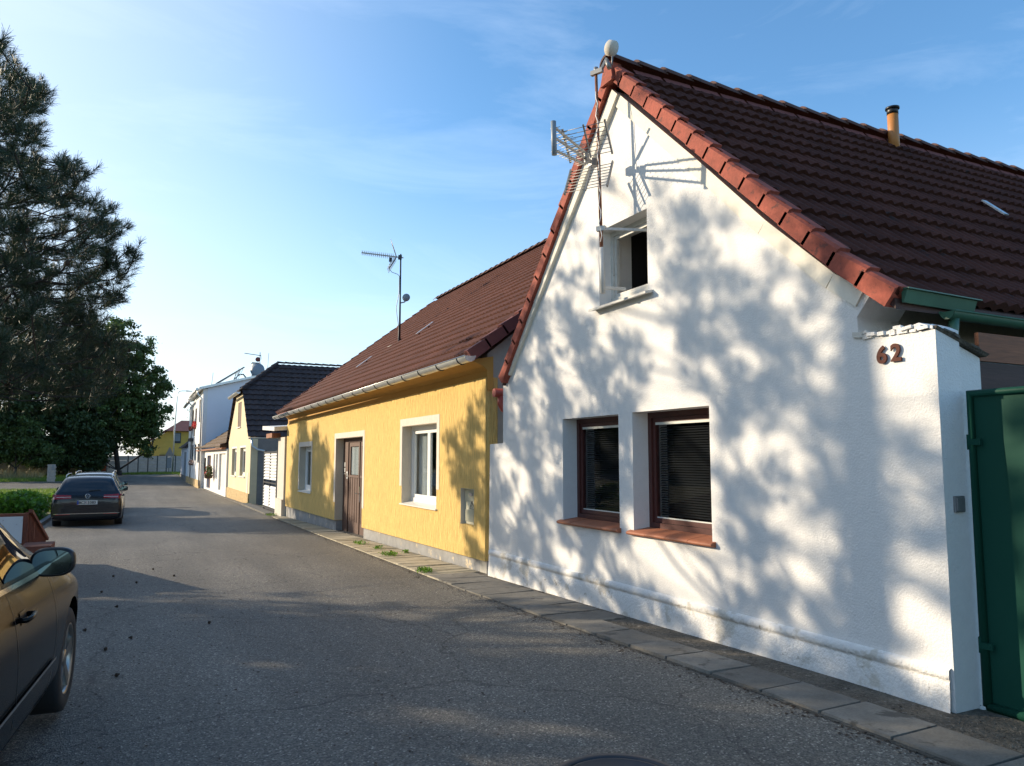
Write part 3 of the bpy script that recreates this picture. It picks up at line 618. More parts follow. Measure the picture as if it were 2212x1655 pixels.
# ================================================================ yellow house
yh = thing('yellow_house', 'yellow rendered single-storey house with red-brown tiled roof beside the white gable', 'house', (X0, 18.5, -.3))
BW = rect(12.38,14.28,.72,2.20); DR = rect(17.14,19.74,-.36,2.085); LW = rect(22.80,24.56,.56,1.93); EB = rect(10.76,11.29,.555,1.115)
outer = [(10.345,.08),(17.14,.02),(17.14,-.36),(19.74,-.36),(19.74,-.01),(26.9,-.05),(26.9,2.77),(10.345,2.84)]
outer2 = [(10.345,.08),(17.14,.02),(17.14,2.085),(19.74,2.085),(19.74,-.01),(26.9,-.05),(26.9,2.74),(10.345,2.80)]
add('wall', facade(X0, .20, outer2, [BW, LW, EB]), M['yellow'], yh)
b = MB(); b.prism([(x_,10.33,z_) for x_, z_ in ((4.70,2.60),(4.70,2.90),(4.64,2.96),(4.50,3.02),(4.44,3.03),(4.44,3.05),(4.80,3.12),(4.80,2.60))], (0,16.55,0)); add('cornice', b, M['ochre'], yh)
b = MB(); b.box((X0+.20,10.34,-.5),(X0+.24,17.14,-.0)); b.box((X0+.045,10.34,-.5),(X0+.3,17.12,.075)); b.box((X0+.045,19.76,-.7),(X0+.3,26.85,-.0)); add('plinth', b, M['plinth'], yh)
b = MB(); b.box((X0+.201,10.38,-.3),(X0+.5,12.37,2.9)); b.box((X0+.201,14.29,-.3),(X0+.5,17.13,2.9)); b.box((X0+.201,19.75,-.4),(X0+.5,22.79,2.9)); b.box((X0+.201,24.57,-.4),(X0+.5,26.88,2.9)); b.box((X0+.201,12.37,-.3),(X0+.5,14.29,.715)); b.box((X0+.201,22.79,-.3),(X0+.5,24.57,.555)); b.box((X0+.201,12.37,2.205),(X0+.5,14.29,2.9)); b.box((X0+.201,17.13,2.09),(X0+.5,19.75,2.9)); b.box((X0+.201,22.79,1.935),(X0+.5,24.57,2.9))
add('inner_wall', b, M['beige'], yh)
# beige linings of the openings and pale surrounds
T = .20
def lining(h, t=.004, x0=X0-.001, x1=X0+.2, bottom=True):
    rv = MB()
    ys_ = [p[0] for p in h]; zs = [p[1] for p in h]; a0, a1, c0, c1 = min(ys_), max(ys_), min(zs), max(zs)
    rv.box((x0,a0,c0),(x1,a0+t,c1)); rv.box((x0,a1-t,c0),(x1,a1,c1)); rv.box((x0,a0+t,c1-t),(x1,a1-t,c1)); add('reveal', rv, M['beige'], yh)
for h in (BW, LW, EB): lining(h)
rv = MB(); rv.box((X0-.001,19.736,-.0),(X0+.2,19.742,2.085)); rv.box((X0-.001,17.138,.02),(X0+.2,17.144,2.085)); rv.box((X0-.001,17.144,2.079),(X0+.2,19.736,2.085))
add('reveal', rv, M['beige'], yh)
def surround(a0, a1, c1, c0, w_, zb, wz):
    sr = MB()
    sr.box((X0-.006,a0-w_,c1),(X0+.001,a1+w_,c1+wz)); sr.box((X0-.006,a1,zb),(X0+.001,a1+w_,c1)); sr.box((X0-.006,a0-w_,zb),(X0+.001,a0,c1)); add('surround', sr, M['surround'], yh)
surround(12.38,14.28,2.202,.72,.13,1.05,.14); surround(17.14,19.74,2.087,0,.15,.45,.13); surround(22.80,24.56,1.932,.56,.13,.60,.14)
wn = casement(yh, X0+.185, 12.385, 14.275, .755, 2.195, M['whiteframe'], .075, 2, .07, curtain=True)
b = MB(); b.hexa([(X0-.035,12.34,.695),(X0+.19,12.34,.735),(X0+.19,14.32,.735),(X0-.035,14.32,.695),(X0-.035,12.34,.715),(X0+.19,12.34,.757),(X0+.19,14.32,.757),(X0-.035,14.32,.715)]); add('sill', b, M['sillpale'], wn)
wn = casement(yh, X0+.185, 22.805, 24.555, .595, 1.925, M['whiteframe'], .08, 2, .07, curtain=True)
b = MB(); b.hexa([(X0-.035,22.76,.535),(X0+.19,22.76,.575),(X0+.19,24.60,.575),(X0-.035,24.60,.535),(X0-.035,22.76,.555),(X0+.19,22.76,.597),(X0+.19,24.60,.597),(X0-.035,24.60,.555)]); add('sill', b, M['sillpale'], wn)
# double door
dx = X0+.20
dr = MB(); dr.box((dx,19.25,-.34),(dx+.07,19.735,2.08)); dr.box((dx,17.145,1.98),(dx+.07,19.25,2.08)); dr.box((dx,17.145,-.34),(dx+.07,17.21,1.98)); dr.box((dx+.04,17.21,-.36),(dx+.06,19.25,-.30))
dd = add('door', dr, M['brownwood'], yh)
for (a0, a1) in ((17.22, 18.12), (18.22, 19.20)):
    lf = MB(); lf.box((dx+.02,a0,-.30),(dx+.06,a1,.02)); lf.box((dx+.02,a0,1.16),(dx+.06,a0+.10,1.97)); lf.box((dx+.02,a1-.10,1.16),(dx+.06,a1,1.97)); lf.box((dx+.02,a0+.1,1.87),(dx+.06,a1-.1,1.97)); lf.box((dx+.005,a0-.02,1.10),(dx+.06,a1+.0,1.16))
    nn = 9
    for k in range(nn): u = a0+(a1-a0)*k/nn; lf.box((dx+.022+(k % 2)*.010, u+.004, .02), (dx+.06, u+(a1-a0)/nn-.004, 1.10))
    lo = add('door_leaf', lf, M['brownwood'], dd)
    g = MB(); g.box((dx+.038,a0+.1,1.16),(dx+.044,a1-.1,1.87)); 
bk = MB(); bk.box((dx+.30,17.2,-.3),(dx+.32,19.2,2)); add('room_behind', bk, M['room'], dd)
g = MB(); g.box((dx+.038,17.32,1.165),(dx+.044,18.02,1.865)); g.box((dx+.038,18.32,1.165),(dx+.044,19.10,1.865)); add('pane', g, M['glass'], dd)
g = MB()
for a0, a1 in ((17.32,18.02),(18.32,19.10)): g.grid([[(dx+.052+.006*math.sin(j*2.2), a0+(a1-a0)*j/40, z) for j in range(41)] for z in (1.17,1.86)])
add('curtain', g, M['curtain'], dd, False)
g = MB(); g.box((dx+.005,18.10,.52),(dx+.018,18.16,.90)); g.bar((dx-.045,18.13,.73),(dx-.045,18.30,.735),.02,.02); g.bar((dx+.01,18.13,.73),(dx-.045,18.13,.73),.018,.018); add('handle', g, M['chrome'], dd)
g = MB(); g.box((dx-.008,19.50,1.36),(dx,19.62,1.47)); g.box((dx-.008,19.50,1.22),(dx,19.62,1.33)); g.box((dx-.006,19.47,1.17),(dx,19.66,1.185)); add('name_plate', g, M['sillpale'], dd)
g = MB(); g.box((dx+.010,19.27,1.06),(dx-.004,19.38,1.24)); np_ = add('number_plate', g, M['whiteframe'], dd)
add('number', place(text_mesh('5', .13, .003, .003), Matrix.Translation((dx-.007,19.325,1.10)) @ FACE_L), M['black'], dd, False)
g = MB(); g.box((X0+.0,17.16,-.36),(dx+.05,19.72,-.31)); add('threshold', g, M['slab'], dd)
# meter cabinet
mc = MB(); mc.box((X0+.07,10.77,.56),(X0+.18,11.28,1.11)); 
for k in range(11):
    u = 10.80+k*.042
    mc.box((X0+.058,u,.60),(X0+.07,u+.018,.78)); mc.box((X0+.058,u,.92),(X0+.07,u+.018,1.09))
mo = add('meter_cabinet', mc, M['cabinet'], yh)
g = MB(); g.box((X0+.050,10.93,1.0),(X0+.057,11.07,1.045)); add('name_strip', g, M['steel'], mo)
g = MB(); tri = [(10.90,.80),(11.08,.80),(10.99,.93)]
for p, q in zip(tri, tri[1:]+tri[:1]): g.bar((X0+.067,*p),(X0+.067,*q),.006,.006)
for p, q in (((11.0,.90),(10.975,.86)),((10.975,.86),(11.0,.855)),((11.0,.855),(10.985,.815))): g.bar((X0+.067,*p),(X0+.067,*q),.006,.006)
add('hazard_sign', g, M['black'], mo)
g = MB(); g.lathe([(0,-.006),(.014,-.006),(.016,0)], (X0+.068,10.82,.90), (1,0,0), 12); add('lock', g, M['red'], mo)
# gable end wall facing the white house, body
ridge = (10.1, 7.55); ev = (4.36, 3.10)
for yy, y2 in ((10.36,10.60),(26.66,26.9)):
    gw = MB()
    pl_ = [(X0+.035,yy,-.4),(15.5,yy,-.4),(15.5,yy,3.0),(10.1,yy,7.42),(X0+.035,yy,3.16)]
    gw.prism(pl_, (0,y2-yy,0)); add('gable_wall', gw, M['gableside'], yh)
pathY = [(0,3.10),(5.75,7.55)]
mb, rnd, PY, totY = roof_surface(pathY, (0,1,0), 16.75, ((4.34,10.22,0),(1,0,0)), amp=.026, thick=.036, seg=5, pitch=.335)
rf = add('roof', mb, M['tile2'], yh, False); put_rnd(rf, rnd)
ub = MB(); ub.hexa([(4.37,10.24,3.03),(10.1,10.24,7.47),(10.1,26.95,7.47),(4.37,26.95,3.03),(4.37,10.24,3.09),(10.1,10.24,7.53),(10.1,26.95,7.53),(4.37,26.95,3.09)])
ub.hexa([(10.1,10.24,7.47),(15.9,10.24,3.0),(15.9,26.95,3.0),(10.1,26.95,7.47),(10.1,10.24,7.53),(15.9,10.24,3.06),(15.9,26.95,3.06),(10.1,26.95,7.53)]); add('roof_boarding', ub, M['verge2'], rf)
def verge_y(m, Pf, tot, n, yf, sg, drop=.12, wdt=.15):
    for k in range(n):
        s0 = tot*k/n; s1 = tot*(k+1)/n; a_, N = Pf(max(0, s0-.03)); b_, N2 = Pf(s1); a_ = Vector((a_.x,yf,a_.z)); b_ = Vector((b_.x,yf,b_.z)); W_ = Vector((0,wdt*sg,0))
        t0 = a_+N*.075; t1 = b_+N2*.045; b0 = t0-N*drop*1.5; b1 = t1-N*drop*1.3
        for q in ([b0,b1,t1,t0],[t0,t1,t1+W_,t0+W_],[b0,t0,t0+W_,b0+W_],[b0,b0+W_,b1+W_,b1]): m.face(q)
vt = MB(); verge_y(vt, PY, totY, 20, 10.15, 1); add('verge_tiles', vt, M['verge2'], rf)
vt = MB(); verge_y(vt, PY, totY, 20, 27.03, -1); add('verge_tiles', vt, M['verge2'], rf)
rc = MB(); half_caps(rc, (10.1,10.15,7.56), (10.1,27.0,7.56), 42, .105, .125, lift=.03); add('ridge_tiles', rc, M['ridge'], rf, False)
# snow boards / pale strips on the roof
def onY(x, y, lift=.08): z = 3.10+(x-4.34)*(4.45/5.75); n_ = Vector((-4.45,0,5.75)).normalized(); return Vector((x,y,z))+n_*lift
Tn = Vector((5.75,0,4.45)).normalized(); Nn = Vector((-4.45,0,5.75)).normalized()
for (x_, y_) in ((6.60,18.3),(5.85,21.3)):
    g = MB(); g.obox(onY(x_, y_, .085), Tn*.28, Vector((0,.05,0)), Nn*.006); add('glass_tile', g, M['galv'], rf)
gutter(yh, (4.27,26.98,2.975), (4.27,9.98,3.055), .085, M['galv'], hooks=[.35+i*.86 for i in range(20)])
# mast on the yellow roof
ym = thing('roof_antenna', 'slim dark mast with long comb aerial and small round dish on the red-brown roof', 'antenna', (6.62,20.58,4.85))
B0 = Vector((6.62,20.58,4.86))
g = MB(); g.tube([B0, B0+Vector((0,0,1.3)), B0+Vector((0,0,2.56))], [.030,.026,.022], 8); add('pole', g, M['darkmetal'], ym)
g = MB(); g.lathe([(0,-.02),(.10,-.015),(.115,0),(.10,.02),(0,.025)], B0+Vector((.14,-.12,1.28)), (-.55,-.8,.0), 20); add('dish', g, M['dishgrey'], ym)
g = MB(); g.bar(B0+Vector((0,0,1.13)), B0+Vector((.12,-.06,1.16)), .03, .03); g.bar(B0+Vector((.12,-.06,1.16)), B0+Vector((.14,-.10,1.26)), .025, .025); add('dish_arm', g, M['steel'], ym)
tp = B0+Vector((0,0,2.46)); bd = Vector((-.93,.35,.10)).normalized(); sd_ = bd.cross(Vector((0,0,1))).normalized(); upv = sd_.cross(bd)
g = MB(); g.bar(tp-bd*.08, tp+bd*1.12, .022, .03)
for j in range(17): p = tp+bd*(.22+.055*j); L_ = .13-.003*j; g.tube([p-sd_*L_+upv*.05, p, p+sd_*L_+upv*-.05], .0055, 5); g.tube([p-sd_*L_*.8-upv*.07, p+upv*0, p+sd_*L_*.8+upv*.07], .0055, 5)
add('directors', g, M['alu'], ym)
g = MB(); g.obox(tp+bd*.02, bd*.05, sd_*.04, upv*.06); g.obox(tp+bd*.28-upv*.10, bd*.04, sd_*.03, upv*.06)
for sgn in (1,-1): d2 = (upv*sgn*.9+bd*.42).normalized(); g.bar(tp+bd*.12, tp+bd*.12+d2*.40, .022, .022)
add('boom_clamp', g, M['darkmetal'], ym)
g = MB()
for sgn in (1,-1):
    d2 = (upv*sgn*.9+bd*.42).normalized(); st = tp+bd*.12+d2*.05
    for j in range(9): p = st+d2*.052*j; g.tube([p-sd_*.30, p+sd_*.30], .0035, 4)
    for u in range(7): s_ = -.30+.10*u; g.tube([st+sd_*s_, st+d2*.42+sd_*s_], .0035, 4)
add('reflector_grid', g, M['steel'], ym)
g = MB(); g.tube([tp+bd*.28-upv*.16, tp+bd*.30-upv*.36, tp+bd*.2-upv*.46, tp-upv*.50+bd*.03, B0+Vector((-.03,0,1.9)), B0+Vector((-.04,0,1.4)), B0+Vector((-.11,0,1.0)), B0+Vector((-.09,0,.8)), B0+Vector((-.03,0,.4)), B0+Vector((-.04,0,0)), onY(6.35,20.7,.07)], .009, 5); add('cable', g, M['steel'], ym)

# ================================================================ houses farther down the street
def simple_window(parent, x, y0, y1, z0, z1, fm='darkmetal', gm='glass', fw=.07, depth=.14, nx=1):
    """window let into a wall facing -x: the wall has the hole"""
    return casement(parent, x+depth, y0, y1, z0, z1, M[fm], fw, nx, .06)
# neighbour's yard wall with canopy (between yellow house and louvred gate)
nw = thing('yard_building', 'narrow pale grey rendered outbuilding with white canopy left of the yellow house', 'building', (4.62, 27.6, -.4))
b = MB(); b.box((4.62,26.95,-.5),(7.2,28.25,2.30)); add('wall', b, M['palewall'], nw)
b = MB(); b.box((4.56,26.94,-.5),(4.615,28.27,.16)); add('plinth', b, M['palewall'], nw)
b = MB(); b.hexa([(4.25,26.9,2.50),(7.0,26.9,2.72),(7.0,29.6,2.80),(4.25,29.6,2.62),(4.25,26.9,2.64),(7.0,26.9,2.84),(7.0,29.6,2.92),(4.25,29.6,2.76)]); add('canopy', b, M['whiteframe'], nw)
b = MB(); b.box((4.35,28.0,2.30),(4.65,29.3,2.46)); add('beam', b, M['plank'], nw)
lg = thing('louvred_gate', 'grey metal gate with white horizontal louvres between cream and yellow houses', 'gate', (4.62, 29.9, -.4))
b = MB(); b.box((4.60,28.3,-.42),(4.68,28.42,1.86)); b.box((4.60,31.3,-.42),(4.68,31.42,1.86)); b.box((4.60,29.86,-.30),(4.66,29.92,1.80)); b.box((4.60,28.42,1.76),(4.66,31.3,1.82)); b.box((4.60,28.42,-.34),(4.66,31.3,-.28)); b.box((4.60,28.42,.62),(4.66,31.3,.67)); add('frame', b, M['darkmetal'], lg)
b = MB()
for a0, a1 in ((28.44,29.85),(29.93,31.28)):
    z = -.24
    while z < 1.72:
        if not (.54 < z < .66): b.hexa([(4.585,a0,z),(4.60,a0,z),(4.655,a0,z+.09),(4.64,a0,z+.09),(4.585,a1,z),(4.60,a1,z),(4.655,a1,z+.09),(4.64,a1,z+.09)])
        z += .112
add('louvres', b, M['whiteframe'], lg)
b = MB(); b.box((4.25,28.3,-.47),(4.6,35,-.38)); struct('doorstep', b, M['slab'])

# cream house
ch = thing('cream_house', 'cream two-level house with dark brown half-hipped tiled roof and stone plinth', 'house', (4.6, 39.8, -.5))
F = 4.6
h1 = rect(37.0,39.0,.72,2.06); h2 = rect(40.45,42.4,.68,2.05); h3 = rect(39.05,40.42,3.10,4.32)
outer = [(35.35,-.55),(44.45,-.62),(44.25,2.40),(41.25,4.66),(38.15,4.68),(35.72,2.56),(35.35,2.4)]
add('wall', facade(F, .3, outer, [h1,h2,h3]), M['cream'], ch)
for (a0,a1,c0,c1) in ((37.0,39.0,.72,2.06),(40.45,42.4,.68,2.05),(39.05,40.42,3.10,4.32)):
    o = casement(ch, F+.12, a0, a1, c0, c1, M['sillpale'] if c1 < 3 else M['darkmetal'], .09, 1, .06); g = MB(); g.box((F-.06,a0-.05,c0-.06),(F+.1,a1+.05,c0-.01)); add('sill', g, M['whiteframe'], o)
for (a0,a1,c0,c1) in ((37.0,39.0,.72,2.06),(40.45,42.4,.68,2.05)): sr = MB(); sr.box((F-.006,a0-.1,c1),(F+.001,a1+.1,c1+.09)); sr.box((F-.006,a0-.1,c0),(F+.001,a0,c1)); sr.box((F-.006,a1,c0),(F+.001,a1+.1,c1)); add('surround', sr, M['limewash'], ch)
b = MB(); b.box((F-.06,35.33,-.65),(F-.001,44.48,.0)); add('plinth', b, M['stoneplinth'], ch)
b = MB(); b.box((F-.015,35.9,.0),(F-.001,36.25,.92)); add('vent_panel', b, M['sillpale'], ch)
b = MB(); b.box((F+.301,35.37,-.6),(15,35.62,2.5)); add('side_wall', b, M['greyside'], ch); b = MB(); b.box((F+.301,44.0,-.6),(15,44.25,2.4)); add('side_wall', b, M['greyside'], ch)
rb_ = MB(); rnd = []
RZ, RYc = 6.32, 39.8
def dark_roof(quad, along, name, parent, m='dtile', pitch=.36, tw=.30):
    """quad: eave a, eave b, top b, top a"""
    a_, b_, c_, d_ = [Vector(q) for q in quad]; n = max(2, int(((d_+c_)/2-(a_+b_)/2).length/pitch)); mb = MB(); rr = []
    N = (b_-a_).cross(d_-a_).normalized(); N = N if N.z > 0 else -N
    for k in range(n):
        t0, t1 = k/n, (k+1)/n; p0 = a_.lerp(d_, t0); p1 = b_.lerp(c_, t0); q0 = a_.lerp(d_, t1); q1 = b_.lerp(c_, t1)
        nc = max(1, round((p1-p0).length/tw)); sg = 4
        lo = [p0.lerp(p1, j/(nc*sg))+N*(.05+.035*(.5+.5*math.cos(2*math.pi*j/sg))) for j in range(nc*sg+1)]
        hi = [q0.lerp(q1, j/(nc*sg))+N*(.035*(.5+.5*math.cos(2*math.pi*j/sg))) for j in range(nc*sg+1)]
        un = [p-N*.06 for p in lo]; cr_n = [R.random() for _ in range(nc)]
        mb.grid([lo, hi]); rr += [cr_n[j//sg] for j in range(nc*sg)]; mb.grid([un, lo]); rr += [.1]*(nc*sg)
    o = add(name, mb, M[m], parent, False); put_rnd(o, rr); return o
E0 = F-.12
rf = dark_roof([(E0,35.5,2.50),(14,35.5,2.50),(14,38.1,4.81),(E0,38.1,4.81)], None, 'roof', ch)
dark_roof([(E0,38.1,4.81),(14,38.1,4.81),(14,39.8,RZ),(6.35,39.8,RZ)], None, 'upper_slope', rf)
dark_roof([(E0-.12,41.45,4.72),(E0-.12,37.95,4.72),(6.35,39.75,RZ),(6.35,39.85,RZ)], None, 'half_hip', rf)
dark_roof([(14,44.4,2.32),(E0,44.4,2.32),(E0,41.5,4.81),(14,41.5,4.81)], None, 'far_slope', rf)
dark_roof([(14,41.5,4.81),(E0,41.5,4.81),(6.35,39.8,RZ),(14,39.8,RZ)], None, 'far_upper_slope', rf)
b = MB(); half_caps(b, (6.35,39.8,RZ+.03), (14,39.8,RZ+.03), 20, .10, .12, lift=.03); half_caps(b, (E0,38.05,4.83), (6.38,39.8,RZ+.04), 7, .10, .12, lift=.03); add('ridge_tiles', b, M['dtile'], rf, False)
b = MB(); b.hexa([(E0+.02,35.6,2.42),(14,35.6,2.42),(14,39.8,6.22),(E0+.02,39.8,6.22-1.9),(E0+.02,35.6,2.46),(14,35.6,2.46),(14,39.8,6.27),(E0+.02,39.8,4.6)]); 
b = MB(); b.prism([(F+.02,35.75,2.5),(F+.02,44.2,2.45),(F+.02,41.3,4.7),(F+.02,38.15,4.7)], (.05,0,0)); add('verge_board', b, M['brownwood'], rf)
gutter(rf, (E0-.20,41.6,4.66), (E0-.20,37.8,4.68), .09, M['galv'], name='half_hip_gutter')
gutter(ch, (4.50,35.42,2.47), (9,35.42,2.47), .07, M['galv'])
b = MB(); b.tube([(4.62,35.36,2.42),(4.66,35.30,2.1),(4.85,35.2,1.95),(5.15,35.1,1.88),(5.22,35.1,1.7),(5.22,35.1,-.4)], .045, 10); add('downpipe', b, M['galv'], ch)

# low limewashed house
lh = thing('low_white_house', 'low limewashed cottage with weathered uneven tiled roof and flower basket', 'house', (4.5, 53, -.55))
F = 4.5
H = [rect(44.6,48.1,-.3,1.82), rect(48.9,50.0,.30,1.80), rect(50.6,51.7,.30,1.80), rect(53.4,56.2,-.45,1.72), rect(57.2,58.6,.38,1.56), rect(59.3,60.7,.38,1.56)]
add('wall', facade(F, .3, [(44.0,-.7),(63.1,-.75),(63.1,2.25),(44.0,2.03)], H), M['limewash'], lh)
for k, (a0,a1,c0,c1) in enumerate(((44.6,48.1,-.3,1.82),(48.9,50.0,.30,1.80),(50.6,51.7,.30,1.80),(53.4,56.2,-.45,1.72),(57.2,58.6,.38,1.56),(59.3,60.7,.38,1.56))):
    if k == 0: b = MB(); b.box((F+.12,a0,c0),(F+.16,a1,c1)); add('white_door', b, M['sillpale'], lh)
    elif k == 3: b = MB(); b.box((F+.14,a0,c0),(F+.18,a1,c1)); add('door', b, M['brownframe'], lh)
    else: casement(lh, F+.12, a0, a1, c0, c1, M['whiteframe'], .08, 2, .06)
b = MB(); b.box((F+.301,44.02,-.7),(12,44.3,2.1)); b.box((F+.301,62.8,-.7),(12,63.1,2.2)); add('side_wall', b, M['limewash'], lh)
rf = dark_roof([(4.18,64.2,2.28),(4.18,44.3,2.16),(9.5,44.3,5.9),(9.5,64.2,5.9)], None, 'roof', lh, 'oldtile', .42, .5)
b = MB(); b.box((4.24,44.3,2.05),(4.5,64.1,2.14)); add('eave_board', b, M['plank'], rf)
b = MB(); b.hexa([(4.2,44.6,2.12),(4.9,44.6,2.12),(4.9,47.5,2.12),(4.2,47.5,2.12),(4.2,44.6,2.34),(4.9,44.6,2.5),(4.9,47.5,2.5),(4.2,47.5,2.34)]); add('porch_box', b, M['brownwood'], rf)
def flowers(name, c, rx, ry, rz, n, mats, label, cat='flowers', split=.5, basket=True, seed=1):
    r = random.Random(seed); mb = MB()
    for i in range(n):
        d = Vector((r.gauss(0,1), r.gauss(0,1), r.gauss(0,1))).normalized()*(r.random()**.4)
        p = Vector(c)+Vector((d.x*rx, d.y*ry, d.z*rz)); s_ = .035+.03*r.random(); u = Vector((r.gauss(0,1), r.gauss(0,1), r.gauss(0,1))).normalized(); v = u.orthogonal().normalized()
        mi = 0 if r.random() < split else 1
        if len(mats) > 1 and split < 0: mi = 0 if d.y > .1 else 1
        mb.face([p-u*s_, p-v*s_*.8, p+u*s_, p+v*s_*.8], mi)
    if basket: k = 2; mb.lathe([(.0,-rz*1.1),(rx*.9,-rz*1.0),(rx*1.1,-rz*.5)], c, (0,0,1), 12, k)
    return solo(name, mb, [M[m] for m in mats]+[M['brownwood']], label, cat, recalc=False)
flowers('hanging_basket', (4.20,51.2,.72), .24,.95,.42, 500, ['red','leaf'], 'big basket of red flowers and green leaves on the low white cottage wall', split=-1)
tag(bpy.data.objects['hanging_basket'], cat='flower basket')

# two-storey white house
th = thing('tall_white_house', 'tall two-storey white house with solar panel and satellite dish on its roof', 'house', (4.3, 62, -.6))
F = 4.25
H = [rect(64.2,66.0,4.15,5.45), rect(67.6,69.6,4.2,5.5), rect(60.6,61.9,4.2,5.9), rect(63.6,65.2,1.35,2.6), rect(66.6,68.6,1.35,2.6), rect(60.2,62.0,1.2,2.6)]
add('wall', facade(F, .3, [(58.6,-.7),(73.2,-.7),(73.2,6.05),(58.6,6.5)], H), M['white'], th)
for a0,a1,c0,c1 in ((64.2,66.0,4.15,5.45),(67.6,69.6,4.2,5.5),(60.6,61.9,4.2,5.9),(63.6,65.2,1.35,2.6),(66.6,68.6,1.35,2.6),(60.2,62.0,1.2,2.6)): casement(th, F+.06, a0, a1, c0, c1, M['darkmetal'], .09, 1, .06)
b = MB(); b.prism([(F+.301,58.6,-.7),(12,58.6,-.7),(12,58.6,7.4),(7.7,58.6,7.45),(F+.301,58.6,6.55)], (0,.3,0)); add('gable_wall', b, M['bluewhite'], th)  # white gable facing away from the sun, its bluish shade put into the colour
b = MB(); b.box((F-.10,58.5,-.7),(F-.001,73.3,-.05)); add('plinth', b, M['stoneplinth'], th)
b = MB(); b.hexa([(F-.3,58.35,6.42),(7.75,58.35,7.46),(7.75,73.4,7.46),(F-.3,73.4,6.42),(F-.3,58.35,6.60),(7.75,58.35,7.62),(7.75,73.4,7.62),(F-.3,73.4,6.60)]); b.hexa([(7.75,58.35,7.46),(12,58.35,7.3),(12,73.4,7.3),(7.75,73.4,7.46),(7.75,58.35,7.62),(12,58.35,7.44),(12,73.4,7.44),(7.75,73.4,7.62)]); rf = add('roof', b, M['galv'], th)
b = MB(); b.hexa([(F-.25,68.5,6.6),(8,68.5,7.5),(8,73.6,7.5),(F-.25,73.6,6.6),(F+.5,68.5,7.35),(8,68.5,8.1),(8,73.6,8.1),(F+.5,73.6,7.35)]); add('dormer', b, M['dtile'], rf)
b = MB(); b.tube([(F-.42,58.4,6.45),(F-.42,66,6.42)], .10, 10); b.tube([(F-.42,66.2,6.15),(F-.42,73.6,6.05)], .12, 10); add('gutter', b, M['galv'], th)
for y_ in (58.5, 68.3): b = MB(); b.tube([(F-.40,y_,6.35),(F-.36,y_,6.1),(F-.08,y_,5.8),(F-.08,y_,-.4)], .05, 8); add('downpipe', b, M['galv'], th)
b = MB(); b.box((F-.3,66.8,2.9),(F,69,3.15)); b.box((F-.06,65.6,3.3),(F,66.1,3.9)); add('awning', b, M['darkmetal'], th)
flowers('window_box', (4.12,64.9,4.15), .16,1.1,.30, 300, ['red','red'], 'red geraniums trailing from the upper window of the tall white house', 'flowers', 1, seed=3)
flowers('window_box', (4.12,68.4,4.0), .16,1.2,.22, 160, ['red','leaf'], 'small red flower box left of the geraniums on the tall white house', 'flowers', .5, seed=4)
flowers('window_box', (4.10,66.4,1.2), .16,1.5,.22, 260, ['pinkflower','leaf'], 'pale pink and green flowers under the ground floor window of the tall white house', 'flowers', .5, seed=5)
sp = thing('solar_panel', 'tilted solar collector on struts above the white house roof', 'solar panel', (6, 59.2, 7))
b = MB(); b.hexa([(5.15,58.8,6.92),(7.05,58.8,8.22),(7.05,60.8,8.22),(5.15,60.8,6.92),(5.10,58.8,6.99),(7.0,58.8,8.29),(7.0,60.8,8.29),(5.10,60.8,6.99)]); add('panel', b, M['solar'], sp)
b = MB()
for y_ in (58.9, 60.6):
    for x0_, x1_ in ((6.95,6.55),(6.8,6.35),(6.65,6.5)): b.bar((x0_,y_,8.15),(x1_,y_,7.2),.035)
add('strut', b, M['galv'], sp)
cs_ = thing('chimney', 'grey steel chimney with cables behind the satellite dish', 'chimney', (7.9, 59.4, 7.2))
b = MB(); b.box((7.65,59.2,7.4),(8.15,59.7,8.62)); add('stack', b, M['galv'], cs_); b = MB(); b.box((7.6,59.15,8.62),(8.2,59.75,8.68)); b.tube([(7.2,59.2,7.5),(7.0,59.2,7.75),(6.7,59.2,7.7),(6.4,59.2,7.35)], .05, 8); add('cap', b, M['darkmetal'], cs_)
sd2 = thing('satellite_dish', 'blue-grey satellite dish with small round drum above it on the tall house', 'satellite dish', (7.95, 58.9, 7.4))
b = MB(); b.lathe([(.0,.10),(.3,.06),(.52,-.03),(.52,-.05),(.3,.03),(0,.07)], (7.95,58.9,8.10), (-.35,-.9,.15), 28); add('dish', b, M['dishgrey'], sd2)
b = MB(); b.tube([(8.12,59.0,7.3),(8.12,59.0,9.45)], .03, 8); b.bar((7.0,58.95,9.30),(8.2,59.05,9.20),.045,.05); b.bar((8.2,59.05,9.25),(8.22,59.05,8.9),.03); add('mast', b, M['steel'], sd2)
b = MB(); b.lathe([(0,-.06),(.17,-.05),(.18,.05),(0,.06)], (7.97,58.9,8.88), (-.3,-.9,0), 18); add('drum', b, M['verge2'], sd2)
for i, (x_, z0_, z1_) in enumerate(((8.75,7.4,9.5),(4.85,6.7,7.8))):
    b = MB(); b.tube([(x_,59.6,z0_),(x_+.09,59.6,z1_)], .018, 6); b.tube([(x_-.1,59.6,z0_+.03),(x_+.3,59.6,z0_+.03)], .014, 6)
    solo('lightning_rod', b, M['steel'], ['tall thin lightning rod right of the satellite dish', 'short lightning rod near the street edge of the white roof'][i], 'lightning rod')

